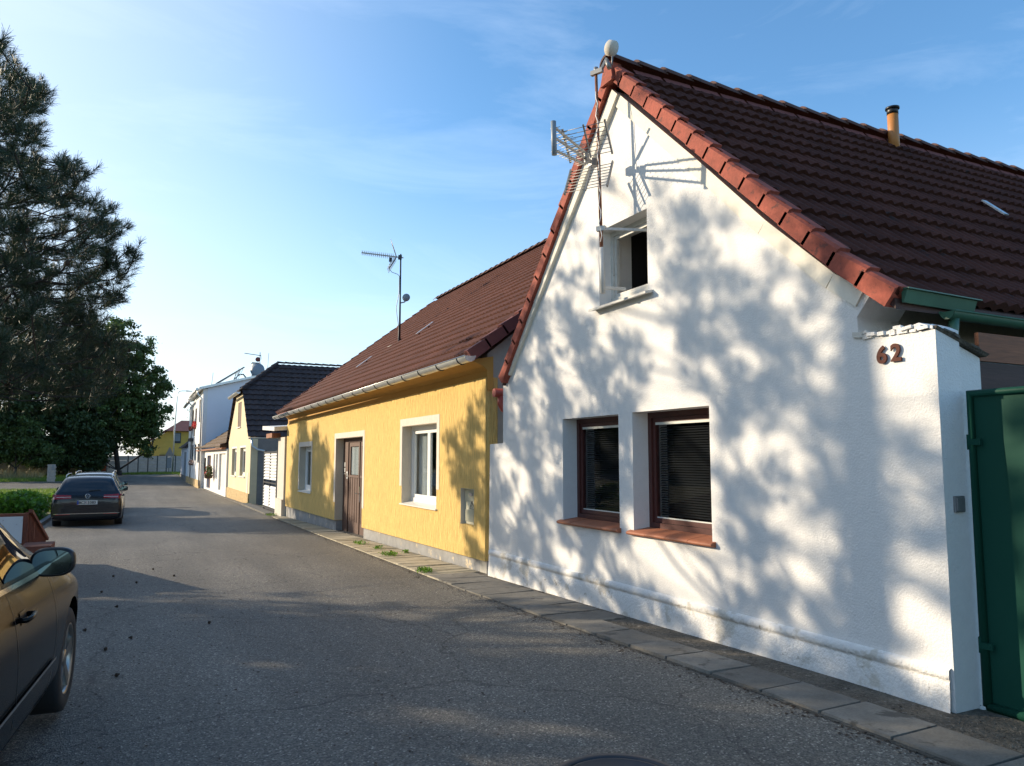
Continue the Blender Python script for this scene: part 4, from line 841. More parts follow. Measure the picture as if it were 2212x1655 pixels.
# small cool-white building past it
bb = thing('small_blue_building', 'small bluish white building with dark hood roof beyond the tall white house', 'building', (4.3,78,-.5))
b = MB(); b.box((4.25,74.6,-.6),(9,84,2.55)); add('wall', b, M['bluewhite'], bb); b = MB(); b.box((4.2,74.55,-.6),(4.249,84.1,-.05)); add('plinth', b, M['greyside'], bb)
b = MB(); b.hexa([(3.95,74.2,2.5),(9,74.2,2.5),(9,84.4,2.5),(3.95,84.4,2.5),(4.9,74.2,3.5),(9,74.2,4.2),(9,84.4,4.2),(4.9,84.4,3.3)]); add('roof', b, M['dtile'], bb)
b = MB(); b.box((4.23,75.4,-.4),(4.249,78.5,2.1)); add('door', b, M['dishgrey'], bb)
# far yellow house across the street end
fy = thing('far_yellow_house', 'yellow house with dark red hipped roof behind the concrete panel wall', 'house', (4, 99, -.1))
b = MB(); b.prism([(.55,98,-.1),(12,98,-.1),(12,98,4.68),(3.35,98,4.62),(.55,98,2.7)], (0,8,0)); add('wall', b, M['farwall'], fy)
b = MB(); b.hexa([(.25,97.5,2.62),(3.25,97.5,4.62),(3.25,106,4.62),(.25,106,2.62),(.2,97.5,2.82),(3.2,97.5,4.85),(3.2,106,4.85),(.2,106,2.82)])
b.hexa([(3.0,97.4,4.68),(13,97.4,4.68),(13,106,4.68),(3.0,106,4.68),(5.0,101.5,6.1),(9.5,101.5,6.1),(9.5,102,6.1),(5.0,102,6.1)]); add('roof', b, M['fartile'], fy)
wf = MB(); wf.box((4.15,97.93,3.25),(4.85,97.99,4.5)); wo = add('window', wf, M['darkmetal'], fy); g = MB(); g.box((4.22,97.90,3.5),(4.76,97.93,4.42)); add('pane', g, M['dishgrey'], wo)
b = MB(); b.tube([(.42,97.6,2.6),(.50,97.7,2.4),(.50,97.95,2.0),(.50,97.95,0)], .05, 8); add('downpipe', b, M['galv'], fy)
b = MB(); b.box((2.6,97.3,1.80),(4.3,98,1.9)); add('awning', b, M['darkmetal'], fy)
# concrete panel wall
cw = thing('concrete_wall', 'grey precast concrete panel wall closing the end of the street', 'wall', (1, 92, -.1))
pA, pB = Vector((-2.5,88,-.12)), Vector((9.0,100.5,-.12)); n = 12
for k in range(n):
    a_ = pA.lerp(pB, k/n); b_ = pA.lerp(pB, (k+1)/n); d = (b_-a_).normalized(); s_ = Vector((d.y,-d.x,0))
    m_ = MB()
    for r_ in range(4): m_.obox((a_+b_)/2+Vector((0,0,.24+.465*r_)), (b_-a_)/2*.97, s_*.03, (0,0,.228))
    add('panel', m_, M['concrete'], cw)
    m_ = MB(); m_.obox(a_+Vector((0,0,.95)), d*.07, s_*.06, (0,0,.95)); add('post', m_, M['darkmetal'], cw)
og = MB(); og.box((-2.95,87.6,-.2),(-2.52,87.75,1.74)); solo('orange_gate', og, M['orange'], 'narrow orange-red gate post panel at the left end of the concrete wall', 'gate')
bp_ = MB(); bp_.box((-3.9,87.5,-.2),(-3.25,87.9,1.75)); bp_.box((-3.95,87.45,1.75),(-3.2,87.95,1.82)); solo('stone_pillar', bp_, M['brick'], 'pale stone gate pillar left of the orange panel under the trees', 'pillar')
cab = MB()
for r_ in range(9):
    for c_ in range(3): cab.box((-6.52+c_*.2+(.05 if r_ % 2 else 0),75.0,-.35+r_*.15),(-6.52+c_*.2+.18+(.05 if r_ % 2 else 0),75.4,-.35+r_*.15+.135))
cab.box((-6.5,75.03,-.45),(-5.95,75.38,1.0)); cbt = solo('meter_pillar', cab, M['brick'], 'small pale brick meter pillar beside the street corner under the trees', 'meter pillar', base=(-6.2,75.2,-.45)); cbt['_w'] = (-6.2,75.2,-.45)
m_ = MB(); m_.box((-6.2,74.97,.5),(-6.0,75.0,.95)); add('meter_door', m_, M['steel'], cbt)
fw = thing('board_fence', 'grey-blue board fence at the far left under the trees', 'fence', (-10,88,-.1))
for k in range(14):
    m_ = MB(); x_ = -16+k*.85; m_.box((x_,88,-.3),(x_+.82,88.06,1.35)); add('board_panel', m_, M['concrete'], fw)
# lamp, road sign
lp = thing('street_lamp', 'tall slim grey street lamp with curved arm at the end of the street', 'street lamp', (3.84,92,-.1))
m_ = MB(); m_.tube([(3.84,92,-.2),(3.86,92,4.5),(4.0,92,8.3),(4.06,92,8.7),(4.2,92,8.92),(4.5,92,8.98),(5.0,92,8.99)], [.09,.075,.05,.045,.04,.035,.035], 10); add('pole', m_, M['galv'], lp)
m_ = MB(); m_.hexa([(4.9,91.9,8.93),(5.55,91.92,8.95),(5.55,92.08,8.95),(4.9,92.1,8.93),(4.9,91.9,9.04),(5.5,91.95,9.0),(5.5,92.05,9.0),(4.9,92.1,9.04)]); add('lamp_head', m_, M['darkmetal'], lp)
rs = thing('road_sign', 'triangular road sign seen from behind on a post by the concrete wall', 'road sign', (3.4,91,-.1))
m_ = MB(); m_.tube([(3.42,91,-.2),(3.42,91,2.6)], .035, 8); add('post', m_, M['steel'], rs)
m_ = MB(); m_.prism([(2.98,90.95,1.75),(3.86,90.95,1.75),(3.47,90.95,2.68),(3.38,90.95,2.68)], (0,.02,0)); add('plate', m_, M['steel'], rs)
m_ = MB(); m_.prism([(3.2,90.95,.45),(3.65,90.95,.45),(3.65,90.95,1.55),(3.2,90.95,1.55)], (0,.02,0)); add('lower_plate', m_, M['dishgrey'], rs)
# ================================================================ cars
def loft(stations):
    """stations: list of (y, [(x,z) half section from bottom centre to top centre]); closed mirrored shell"""
    mb = MB(); rows = []
    for y, sec in stations:
        full = [(x, y, z) for x, z in sec] + [(-x, y, z) for x, z in sec[::-1][1:-1]]
        rows.append(full)
    n = len(rows[0]); base = 0
    for r in rows: mb.v += r
    for k in range(len(rows)-1):
        for j in range(n):
            a = k*n+j; b = k*n+(j+1) % n; mb.f.append((a, b, b+n, a+n)); mb.m.append(0); mb.sm.append(True)
    mb.f.append(tuple(range(n))[::-1]); mb.m.append(0); mb.sm.append(True)
    mb.f.append(tuple((len(rows)-1)*n+j for j in range(n))); mb.m.append(0); mb.sm.append(True)
    return mb
def make_car(name, label, loc, head, paint, P):
    root = thing(name, label, 'car', loc); root['_w'] = (0,0,0); root.rotation_euler = (P.get('tilt', 0), 0, -math.radians(head))
    W = P['w']/2
    st = []
    for (y, zb, zbelt, zroof, ws, wr) in P['st']:   # ws: width factor low body, wr: roof half width
        w_ = W*ws; zb_ = zb
        st.append((y, [(0,zb_),(w_*.86,zb_),(w_*.955,zb_+.05),(w_*.985,(zb_+.10)*.5+.5*.42),(w_,.60),(w_*.985,.78),(w_*.93,zbelt),(wr+.06 if zroof-zbelt > .12 else w_*.90,(zbelt+zroof)/2+.02 if zroof-zbelt <= .12 else zbelt+(zroof-zbelt)*.55),(wr,zroof-.035),(wr*.82,zroof),(0,zroof+.02)]))
    mb = loft(st)
    me = bpy.data.meshes.new('b'); me.from_pydata(mb.v, [], mb.f); o = bpy.data.objects.new('b', me); COL.objects.link(o)
    bm = bmesh.new(); bm.from_mesh(me); bmesh.ops.recalc_face_normals(bm, faces=bm.faces); bm.to_mesh(me); bm.free()
    sm = o.modifiers.new('s', 'SUBSURF'); sm.levels = 2; sm.render_levels = 2
    cut = []
    for yw in P['wheels']:
        c = MB(); c.lathe([(0,-1.3),(P['arch'],-1.3),(P['arch'],1.3),(0,1.3)], (0,yw,P['wr']), (1,0,0), 40)
        # only the outer 0.3 m is cut on each side
        for s_ in (1,-1):
            c = MB(); c.lathe([(0,W-.32),(P['arch'],W-.32),(P['arch'],W+.4),(0,W+.4)], (0,yw,P['wr']+.01), (s_,0,0), 44)
            cm = bpy.data.meshes.new('c'); cm.from_pydata(c.v, [], c.f); bm = bmesh.new(); bm.from_mesh(cm); bmesh.ops.remove_doubles(bm, verts=bm.verts, dist=1e-5); bmesh.ops.recalc_face_normals(bm, faces=bm.faces); bm.to_mesh(cm); bm.free()
            co = bpy.data.objects.new('c', cm); COL.objects.link(co); cut.append(co)
            m_ = o.modifiers.new('x', 'BOOLEAN'); m_.operation = 'DIFFERENCE'; m_.object = co; m_.solver = 'EXACT'
    dg = bpy.context.evaluated_depsgraph_get(); full = bpy.data.meshes.new_from_object(o.evaluated_get(dg))
    for c in cut: bpy.data.objects.remove(c)
    for m_ in list(o.modifiers)[1:]: o.modifiers.remove(m_)
    dg = bpy.context.evaluated_depsgraph_get(); sm_ = bpy.data.meshes.new_from_object(o.evaluated_get(dg))
    bm = bmesh.new(); bm.from_mesh(sm_); bvh = BVHTree.FromBMesh(bm); bm.free(); bpy.data.objects.remove(o)
    full.materials.clear(); full.materials.append(M[paint])
    for p in full.polygons: p.use_smooth = True; p.material_index = 0
    full.set_sharp_from_angle(angle=math.radians(38))
    bo = bpy.data.objects.new('body', full); COL.objects.link(bo); bo.parent = root; bo['_w'] = (0,0,0)
    def side(y, z, s=1, off=.003):
        h = bvh.ray_cast(Vector((s*3, y, z)), Vector((-s,0,0)))
        return h[0]+Vector((s*off,0,0)) if h[0] else Vector((s*W*.8,y,z))
    def rear(x, z, off=.003, d=1):
        h = bvh.ray_cast(Vector((x, -d*6, z)), Vector((0,d,0)))
        return h[0]+Vector((0,-d*off,0)) if h[0] else Vector((x,-d*2.3,z))
    def patch(m_, fn, quad, nu=10, nv=6):   # quad corners in 2-D, bilinear
        a, b, c, d = quad
        m_.grid([[fn(*[(a[i]*(1-u)+b[i]*u)*(1-v)+(d[i]*(1-u)+c[i]*u)*v for i in (0,1)]) for u in [k/nu for k in range(nu+1)]] for v in [k/nv for k in range(nv+1)]], smooth=True)
    def ribbon(m_, fn, pts, wd, nsub=8):
        P_ = []
        for (a, b) in zip(pts, pts[1:]):
            for k in range(nsub): P_.append((a[0]+(b[0]-a[0])*k/nsub, a[1]+(b[1]-a[1])*k/nsub))
        P_.append(pts[-1]); A = []; B = []
        for k, p in enumerate(P_):
            q0 = P_[max(0,k-1)]; q1 = P_[min(len(P_)-1,k+1)]; d = Vector((q1[0]-q0[0], q1[1]-q0[1])).normalized(); n_ = Vector((-d.y, d.x))*wd/2
            A.append(fn(p[0]+n_.x, p[1]+n_.y)); B.append(fn(p[0]-n_.x, p[1]-n_.y))
        m_.grid([A, B], smooth=True)
    for s in (1, -1):
        f4 = lambda y, z: side(y, z, s, .004)
        for q in P['sidewin']:
            m_ = MB(); patch(m_, f4, q); add('side_window', m_, M['carglass'], bo, False)
        m_ = MB()
        for pts in P['seams']: ribbon(m_, lambda y, z: side(y, z, s, .0025), pts, .008)
        add('door_seam', m_, M['black'], bo, False)
        m_ = MB(); ribbon(m_, lambda y, z: side(y, z, s, .009), P['chrome'], .022); add('waist_trim', m_, M['chrome'], bo, False)
        if 'mould' in P:
            m_ = MB(); ribbon(m_, lambda y, z: side(y, z, s, .014), P['mould'], .014); add('moulding_strip', m_, M['steel'], bo, False); m_ = MB(); ribbon(m_, lambda y, z: side(y, z, s, .006), [(p[0], p[1]-.03) for p in P['mould']], .06); add('side_moulding', m_, M[paint], bo, False)
            m_ = MB(); ribbon(m_, lambda y, z: side(y, z, s, .006), P['sillline'], .012); add('sill_trim', m_, M['steel'], bo, False)
        for (hy, hz) in P['handles']:
            a = side(hy-.09, hz, s, .0); b = side(hy+.09, hz, s, .0); o_ = Vector((s*.035,0,0)); m_ = MB()
            m_.tube([a, a+o_, (a+b)/2+o_*1.15, b+o_, b], .013, 8); add('door_handle', m_, M[paint], bo)
            m_ = MB(); patch(m_, lambda y, z: side(y, z, s, .004), [(hy-.06,hz-.03),(hy+.06,hz-.03),(hy+.06,hz+.03),(hy-.06,hz+.03)], 4, 2); add('handle_recess', m_, M['black'], bo, False)
        my, mz, mo = P['mirror']; base = side(my+.08, mz-.05, s, -.02); c = Vector((base.x+s*mo, my-.02, mz))
        m_ = MB(); m_.bar(base, c+Vector((-s*.05,.03,-.03)), .07, .05)
        rows = []
        for yy, k in ((-.055,.90),(-.05,1.0),(0,1.02),(.05,.85),(.09,.55),(.105,.2)):
            rows.append([c+Vector((math.copysign(abs(math.cos(t))**.65, math.cos(t))*.108*k*s + (.012*s), yy, math.copysign(abs(math.sin(t))**.75, math.sin(t))*.078*k)) for t in [2*math.pi*j/24 for j in range(25)]])
        m_.grid(rows, smooth=True); mo_ = add('mirror_housing', m_, M[P['mirrormat']], bo)
        m_ = MB(); rows = [[c+Vector((math.copysign(abs(math.cos(t))**.65, math.cos(t))*.095*k*s+.012*s, -.050-.002*(1-k), math.copysign(abs(math.sin(t))**.75, math.sin(t))*.066*k)) for t in [2*math.pi*j/24 for j in range(25)]] for k in (.001,1)]
        m_.grid(rows, smooth=True); add('mirror_glass', m_, M['mirrorglass'], mo_, False)
        m_ = MB(); rows = [[c+Vector((math.copysign(abs(math.cos(t))**.65, math.cos(t))*.104*k*s+.012*s, -.0485, math.copysign(abs(math.sin(t))**.75, math.sin(t))*.075*k)) for t in [2*math.pi*j/24 for j in range(25)]] for k in (.001,1)]
        m_.grid(rows, smooth=True); add('mirror_bezel', m_, M['black'], mo_, False)
        for yw in P['wheels']:
            r_ = P['wr']; xo = s*(W-.02); wt = .205
            we = MB(); we.lathe([(r_*.66,-wt),(r_*.93,-wt),(r_,-wt+.03),(r_,-.03),(r_*.985,-.012),(r_*.90,.0),(r_*.70,-.002),(r_*.66,-.012)], (xo,yw,r_), (s,0,0), 40)
            ty = add('tyre', we, M['rubber'], root)
            rm = MB(); rm.lathe([(r_*.665,-.014),(r_*.69,-.004),(r_*.66,-.008),(r_*.62,-.03),(r_*.60,-wt+.02)], (xo,yw,r_), (s,0,0), 40); rm.lathe([(.0,-.018),(.055,-.018),(.065,-.03),(.065,-.06)], (xo,yw,r_), (s,0,0), 20)
            for k in range(5):
                t = 2*math.pi*k/5+P.get('spin', .3); d = Vector((0,math.cos(t),math.sin(t))); q = Vector((0,-math.sin(t),math.cos(t))); c0 = Vector((xo,yw,r_)); ux = Vector((s,0,0))
                i0 = c0+d*.04; i1 = c0+d*r_*.66
                rm.hexa([i0-q*.026-ux*.055, i0+q*.026-ux*.055, i1+q*.045-ux*.05, i1-q*.045-ux*.05, i0-q*.022-ux*.022, i0+q*.022-ux*.022, i1+q*.040-ux*.012, i1-q*.040-ux*.012])
            ro = add('rim', rm, M['rim'], ty)
            dk = MB(); dk.lathe([(0,-.09),(r_*.6,-.09)], (xo,yw,r_), (s,0,0), 24); add('brake', dk, M['black'], ty)
        for pts in P.get('rails', ()):
            m_ = MB(); q = [Vector((s*p[0],p[1],p[2])) for p in pts]; m_.tube(q, .012, 8); add('roof_rail', m_, M['galv'], bo)
    # dark floor inside wheel arches and underside
    m_ = MB(); m_.box((-W+.30,P['wheels'][0]-.5,.20),(W-.30,P['wheels'][1]+.5,.45)); add('underbody', m_, M['black'], root)
    # windscreen and rear window
    def topdown(x, y, off=.004):
        h = bvh.ray_cast(Vector((x,y,4)), Vector((0,0,-1))); return h[0]+h[1]*off if h[0] else Vector((x,y,1))
    m_ = MB(); patch(m_, topdown, P['screen'], 10, 10); add('windscreen', m_, M['carglass'], bo, False)
    if 'rear' in P:
        Q = P['rear']
        m_ = MB(); patch(m_, lambda x, z: rear(x, z, .004), Q['window'], 14, 8); add('rear_window', m_, M['carglass'], bo, False)
        for s in (1,-1):
            m_ = MB(); patch(m_, lambda x, z: rear(x, z, .006), [(s*p[0],p[1]) for p in Q['lamp']], 12, 5); tl = add('tail_light', m_, M['redlamp'], bo, False)
            m_ = MB(); ribbon(m_, lambda x, z: rear(x, z, .010), [(s*Q['lamp'][0][0]*1.03,Q['lampline']),(s*.84*W,Q['lampline'])], .012); add('light_strip', m_, M['platewhite'], tl, False)
            m_ = MB(); patch(m_, lambda x, z: rear(x, z, .006), [(s*p[0],p[1]) for p in Q['refl']], 8, 2); add('reflector', m_, M['redlamp'], bo, False)
        m_ = MB(); ribbon(m_, lambda x, z: rear(x, z, .010), [(-W*.9,Q['bumper']),(W*.9,Q['bumper'])], .018, 30); add('bumper_trim', m_, M['chrome'], bo, False)
        m_ = MB(); patch(m_, lambda x, z: rear(x, z, .005), [(-W*.84,.25),(W*.84,.25),(W*.88,Q['bumper']-.02),(-W*.88,Q['bumper']-.02)], 20, 3); add('lower_bumper', m_, M['black'], bo, False)
        m_ = MB()
        for pts in Q['seams']: ribbon(m_, lambda x, z: rear(x, z, .003), pts, .008)
        add('tailgate_seam', m_, M['black'], bo, False)
        m_ = MB(); m_.bar(rear(.02, Q['wiper'], .02), rear(.33, Q['wiper']+.02, .02), .012, .02); add('wiper', m_, M['black'], bo)
        pz = Q['plate']; p0 = rear(0, pz, .01).y; m_ = MB(); m_.box((-.26,p0-.015,pz-.058),(.26,p0,pz+.058)); pl_ = add('number_plate', m_, M['platewhite'], bo)
        m_ = MB(); m_.box((-.258,p0-.018,pz-.054),(-.215,p0-.015,pz+.054)); add('blue_strip', m_, M['plateblue'], pl_)
        tm = Matrix(((1,0,0,0),(0,0,-1,0),(0,1,0,0),(0,0,0,1)))
        for s_, xx in (('8C3', -.125), ('5383', .115)): add('plate_text', place(text_mesh(s_, .105, .0015, .0022), Matrix.Translation((xx,p0-.019,pz-.037)) @ tm), M['black'], pl_, False)
        m_ = MB(); m_.lathe([(0,-.001),(.012,-.001)], (-.015,p0-.018,pz+.02), (0,-1,0), 10); m_.lathe([(0,-.001),(.012,-.001)], (-.015,p0-.018,pz-.02), (0,-1,0), 10); add('sticker', m_, M['redlamp'], pl_)
        ez = Q['emblem']; p0 = rear(0, ez, .012).y; m_ = MB(); rr = .062
        m_.tube([(rr*math.cos(t),p0,ez+rr*math.sin(t)) for t in [2*math.pi*k/28 for k in range(29)]], .006, 6)
        for pl2 in ([(-.032,.048),(0,.004),(.032,.048)], [(-.052,.026),(-.026,-.046),(0,-.006),(.026,-.046),(.052,.026)]):
            m_.tube([(a,p0,ez+b) for a, b in pl2], .005, 5)
        add('emblem', m_, M['chrome'], bo)
    if 'front' in P:
        for s in (1,-1):
            h = MB(); patch(h, lambda x, z: rear(x, z, .006, -1), [(s*p[0],p[1]) for p in P['front']], 8, 4); add('headlight', h, M['mirrorglass'], bo, False)
    m_ = MB(); m_.hexa([(-.02,P['fin'],P['finz']),(.02,P['fin'],P['finz']),(.015,P['fin']+.14,P['finz']),(-.015,P['fin']+.14,P['finz']),(-.006,P['fin'],P['finz']+.07),(.006,P['fin'],P['finz']+.07),(.004,P['fin']+.10,P['finz']+.02),(-.004,P['fin']+.10,P['finz']+.02)]); add('aerial_fin', m_, M['black'], bo)
    return root
estate = dict(w=1.86, wheels=(-1.40,1.40), wr=.33, arch=.385, mirrormat='black', mirror=(.78,1.02,.09), fin=-1.5, finz=1.47,
  st=[(-2.38,.32,.66,.74,.86,.66),(-2.36,.26,.86,.95,.95,.68),(-2.28,.22,.97,1.06,.985,.68),(-2.14,.21,.985,1.27,1.0,.69),(-1.98,.20,.99,1.43,1.0,.65),(-1.80,.20,.99,1.485,1.0,.635),(-1.0,.19,.985,1.505,1.0,.63),(0,.19,.965,1.51,1.0,.63),(.45,.19,.955,1.47,1.0,.61),(.85,.19,.95,1.28,1.0,.60),(1.25,.19,.94,1.03,1.0,.70),(1.7,.19,.88,.97,.99,.66),(2.1,.20,.78,.88,.95,.62),(2.32,.24,.66,.76,.86,.56),(2.38,.32,.60,.68,.78,.5)],
  sidewin=[[(-1.98,1.06),(-1.25,1.03),(-1.25,1.36),(-1.75,1.34)],[(-1.18,1.03),(-.30,1.01),(-.30,1.39),(-1.18,1.37)],[(-.22,1.01),(.62,1.00),(.30,1.37),(-.22,1.39)]],
  seams=[[(-1.21,1.0),(-1.2,.62),(-.98,.30)],[(-.26,1.0),(-.25,.28)],[(.88,.98),(.92,.6),(.85,.28)],[(-.98,.30),(.85,.28)]],
  chrome=[(-2.0,1.035),(-.25,1.0),(.72,.985)], handles=[(-1.02,.87),(-.08,.86)], rails=[[(.60,-1.80,1.44),(.60,-1.72,1.515),(.60,-.9,1.545),(.60,.2,1.545),(.60,.45,1.47)]],
  screen=[(-.55,.52),(.55,.52),(.64,1.14),(-.64,1.14)], front=[(.45,.60),(.80,.64),(.82,.72),(.45,.68)],
  rear=dict(window=[(-.70,1.055),(.70,1.055),(.63,1.40),(-.63,1.40)], lamp=[(.40,.865),(.885,.845),(.875,.985),(.42,.955)], lampline=.905, refl=[(.42,.405),(.78,.40),(.78,.43),(.42,.43)], bumper=.43,
     seams=[[(-.84,.60),(-.72,1.0)],[(.84,.60),(.72,1.0)],[(-.84,.60),(.84,.60)]], wiper=1.075, plate=.745, emblem=.925))
p_y = 27.75
make_car('estate_car', 'dark blue-black estate car with roof rails seen from behind, nearest of the parked pair', (-1.16, 27.7, gz(27.7)-.02), 0, 'cardark', estate)
est2 = dict(estate); est2['mirrormat'] = 'black'; est2 = {k: v for k, v in est2.items()}
r2 = make_car('silver_estate_car', 'silver estate car mostly hidden in front of the dark estate car', (-1.22, 33.6, gz(33.6)), 1.5, 'carsilver', dict(estate, rear=dict(estate['rear'])))
def swap_text(root):
    kill = []
    for o in list(bpy.data.objects):
        p = o
        while p.parent: p = p.parent
        if p == root and o.name.split('.')[0] in ('plate_text','number_plate','blue_strip','sticker','emblem'): kill.append(o)
    for o in kill: bpy.data.objects.remove(o)
swap_text(r2)
hb = dict(w=1.77, wheels=(-1.26,1.32), wr=.318, arch=.375, mirrormat='black', mirror=(.60,1.02,.085), fin=-1.5, finz=1.46,
  st=[(-2.12,.32,.66,.74,.86,.66),(-2.10,.26,.88,.97,.95,.68),(-2.02,.22,.96,1.10,.985,.66),(-1.85,.21,.985,1.28,1.0,.60),(-1.6,.20,.985,1.43,1.0,.56),(-1.2,.20,.985,1.475,1.0,.56),(-.6,.20,.975,1.49,1.0,.57),(-.05,.20,.965,1.48,1.0,.61),(.30,.20,.955,1.40,1.0,.62),(.72,.20,.945,1.16,1.0,.66),(1.02,.20,.92,1.01,1.0,.69),(1.45,.20,.86,.93,1.0,.64),(1.8,.21,.77,.85,.96,.60),(2.03,.24,.66,.75,.86,.54),(2.08,.32,.60,.68,.78,.5)],
  sidewin=[[(-1.55,1.05),(-1.12,1.03),(-1.12,1.34),(-1.35,1.30)],[(-1.05,1.02),(-.22,1.01),(-.22,1.37),(-1.05,1.35)],[(-.14,1.01),(.58,.995),(.24,1.34),(-.14,1.37)]],
  seams=[[(-1.08,1.0),(-1.07,.62),(-.88,.30)],[(-.18,1.0),(-.17,.28)],[(.72,.96),(.76,.6),(.70,.28)],[(-.88,.30),(.70,.28)]],
  chrome=[(-1.6,1.005),(-.26,.985),(.60,.965)], handles=[(-.92,.84),(-.02,.83)], mould=[(-.9,.47),(.73,.46)], sillline=[(-.95,.235),(.9,.235)],
  screen=[(-.53,.06),(.53,.06),(.61,.72),(-.61,.72)], front=[(.42,.60),(.74,.64),(.74,.72),(.42,.68)])
make_car('hatchback_car', 'graphite brown hatchback at the left foreground with glossy reflecting doors and wing mirror', (-1.30, 4.52, 0), 5.0, 'carbronze', hb)

# rusty skip with white panel
sk = thing('rusty_skip', 'rust-red steel skip with sloping side and white metal panel behind the near car', 'skip', (-2.1, 13.6, gz(13)))
z0 = gz(13)
def skm(): return MB()
m_ = MB(); m_.prism([(-1.30,12.75,z0+.30),(-1.30,15.4,z0+.22),(-1.30,15.4,z0+.34),(-1.30,12.75,z0+.985)], (-.04,0,0)); m_.bar((-1.28,12.75,z0+1.0),(-1.28,15.4,z0+.36),.05,.05)
for k in range(16): m_.box((-1.295,12.82+k*.16,z0+.30),(-1.285,12.86+k*.16,z0+.95-.037*k))
m_.box((-1.288,13.35,z0+.55),(-1.28,13.42,z0+.80)); add('side_plate', m_, M['rusty'], sk)
m_ = MB(); m_.prism([(-3.3,12.75,z0+.30),(-3.3,15.4,z0+.22),(-3.3,15.4,z0+.34),(-3.3,12.75,z0+.985)], (.04,0,0)); add('side_plate', m_, M['rusty'], sk)
m_ = MB(); m_.box((-3.3,12.71,z0+.28),(-1.30,12.77,z0+.97)); m_.hexa([(-3.3,12.7,z0+.26),(-1.3,12.7,z0+.26),(-1.3,15.4,z0+.20),(-3.3,15.4,z0+.20),(-3.3,12.7,z0+.30),(-1.3,12.7,z0+.30),(-1.3,15.4,z0+.24),(-3.3,15.4,z0+.24)]); add('back_plate', m_, M['rusty'], sk)
m_ = MB(); m_.box((-3.1,12.685,z0+.56),(-1.36,12.705,z0+.93)); 
for x_ in (-2.1,-1.62): m_.box((x_,12.675,z0+.57),(x_+.02,12.686,z0+.92))
wp = add('white_panel', m_, M['whitesheet'], sk)
m_ = MB(); m_.lathe([(0,-.02),(.13,-.02),(.14,-.01),(.14,.0)], (-1.80,12.67,z0+.72), (0,1,0), 28); m_.lathe([(0,-.03),(.012,-.03),(.012,0)], (-1.80,12.66,z0+.72), (0,1,0), 8); add('round_plate', m_, M['whitesheet'], wp)
m_ = MB(); m_.box((-1.27,11.75,z0+.32),(-.93,12.35,z0+.60)); m_.box((-1.27,12.35,z0+.30),(-1.2,12.75,z0+.42)); add('hinge_box', m_, M['rusty'], sk)
m_ = MB(); m_.box((-.99,11.80,gz(12)),(-.90,11.88,z0+.32)); m_.box((-1.02,11.76,gz(12)),(-.86,11.92,gz(12)+.02)); add('support_leg', m_, M['rusty'], sk)
m_ = MB(); m_.box((-3.2,15.0,gz(15)),(-3.1,15.1,z0+.25)); add('support_leg', m_, M['rusty'], sk)
m_ = MB(); m_.box((-3.2,12.9,gz(13)),(-3.1,13.0,z0+.3)); add('support_leg', m_, M['rusty'], sk)

# ================================================================ plants
def np_mesh(name, V, F4, mats, parent=None, rnd=None, base=(0,0,0), mi=None):
    me = bpy.data.meshes.new(name); V = V-np.array(base); k = F4.shape[1]
    me.vertices.add(len(V)); me.vertices.foreach_set('co', V.astype(np.float32).ravel()); me.loops.add(F4.size); me.loops.foreach_set('vertex_index', F4.astype(np.int32).ravel())
    me.polygons.add(len(F4)); me.polygons.foreach_set('loop_start', np.arange(len(F4), dtype=np.int32)*k); me.polygons.foreach_set('loop_total', np.full(len(F4), k, dtype=np.int32))
    for m_ in (mats if isinstance(mats, list) else [mats]): me.materials.append(m_)
    if mi is not None: me.polygons.foreach_set('material_index', mi.astype(np.int32))
    me.update()
    if rnd is not None: a_ = me.attributes.new('rnd', 'FLOAT', 'FACE'); a_.data.foreach_set('value', rnd.astype(np.float32))
    o = bpy.data.objects.new(name, me); COL.objects.link(o)
    if parent: o.parent = parent
    return o
G = np.random.default_rng(7)
def unit(n): v = G.normal(size=(n,3)); return v/np.linalg.norm(v, axis=1, keepdims=True)
def leaf_quads(C, size, flat=.5, aspect=.6):
    n = len(C); u = unit(n); w_ = unit(n); w_[:,2] += flat; v = np.cross(u, w_); v /= np.linalg.norm(v, axis=1, keepdims=True)+1e-9
    s_ = (size*(.6+.8*G.random(n)))[:,None]; u = u*s_; v = v*s_*aspect
    V = np.stack([C-u, C-v, C+u, C+v], 1).reshape(-1,3); return V, np.arange(4*n).reshape(-1,4)
def branch_system(nodes, root, r_min=.012, k=.0105, droop=.0):
    """connect every node to the nearest node closer to the root; thickness from the load carried"""
    nodes = np.array(nodes, float); d = np.linalg.norm(nodes-root, axis=1); order = np.argsort(d); N = [np.array(root, float)]; par = [-1]; dist = [0.]
    for i in order:
        p = nodes[i]; A = np.array(N); dd = np.linalg.norm(A-p, axis=1)+.55*np.array(dist); j = int(np.argmin(dd)); par.append(j); N.append(p); dist.append(dist[j]+np.linalg.norm(N[j]-p))
    load = np.ones(len(N))
    for i in range(len(N)-1, 0, -1): load[par[i]] += load[i]
    mb = MB()
    for i in range(1, len(N)):
        a = N[par[i]]; b = N[i]; m_ = (a+b)/2; m_[2] -= droop*np.linalg.norm(a-b); ra = r_min+k*math.sqrt(load[par[i]]) if par[i] else r_min+k*math.sqrt(load[i])*1.15; rb = r_min+k*math.sqrt(load[i])
        mb.tube([a, m_, b], [min(ra, rb*1.5), rb*1.1, rb], 5 if load[i] < 8 else 8, cap=False)
    return mb, np.array(N), par, load

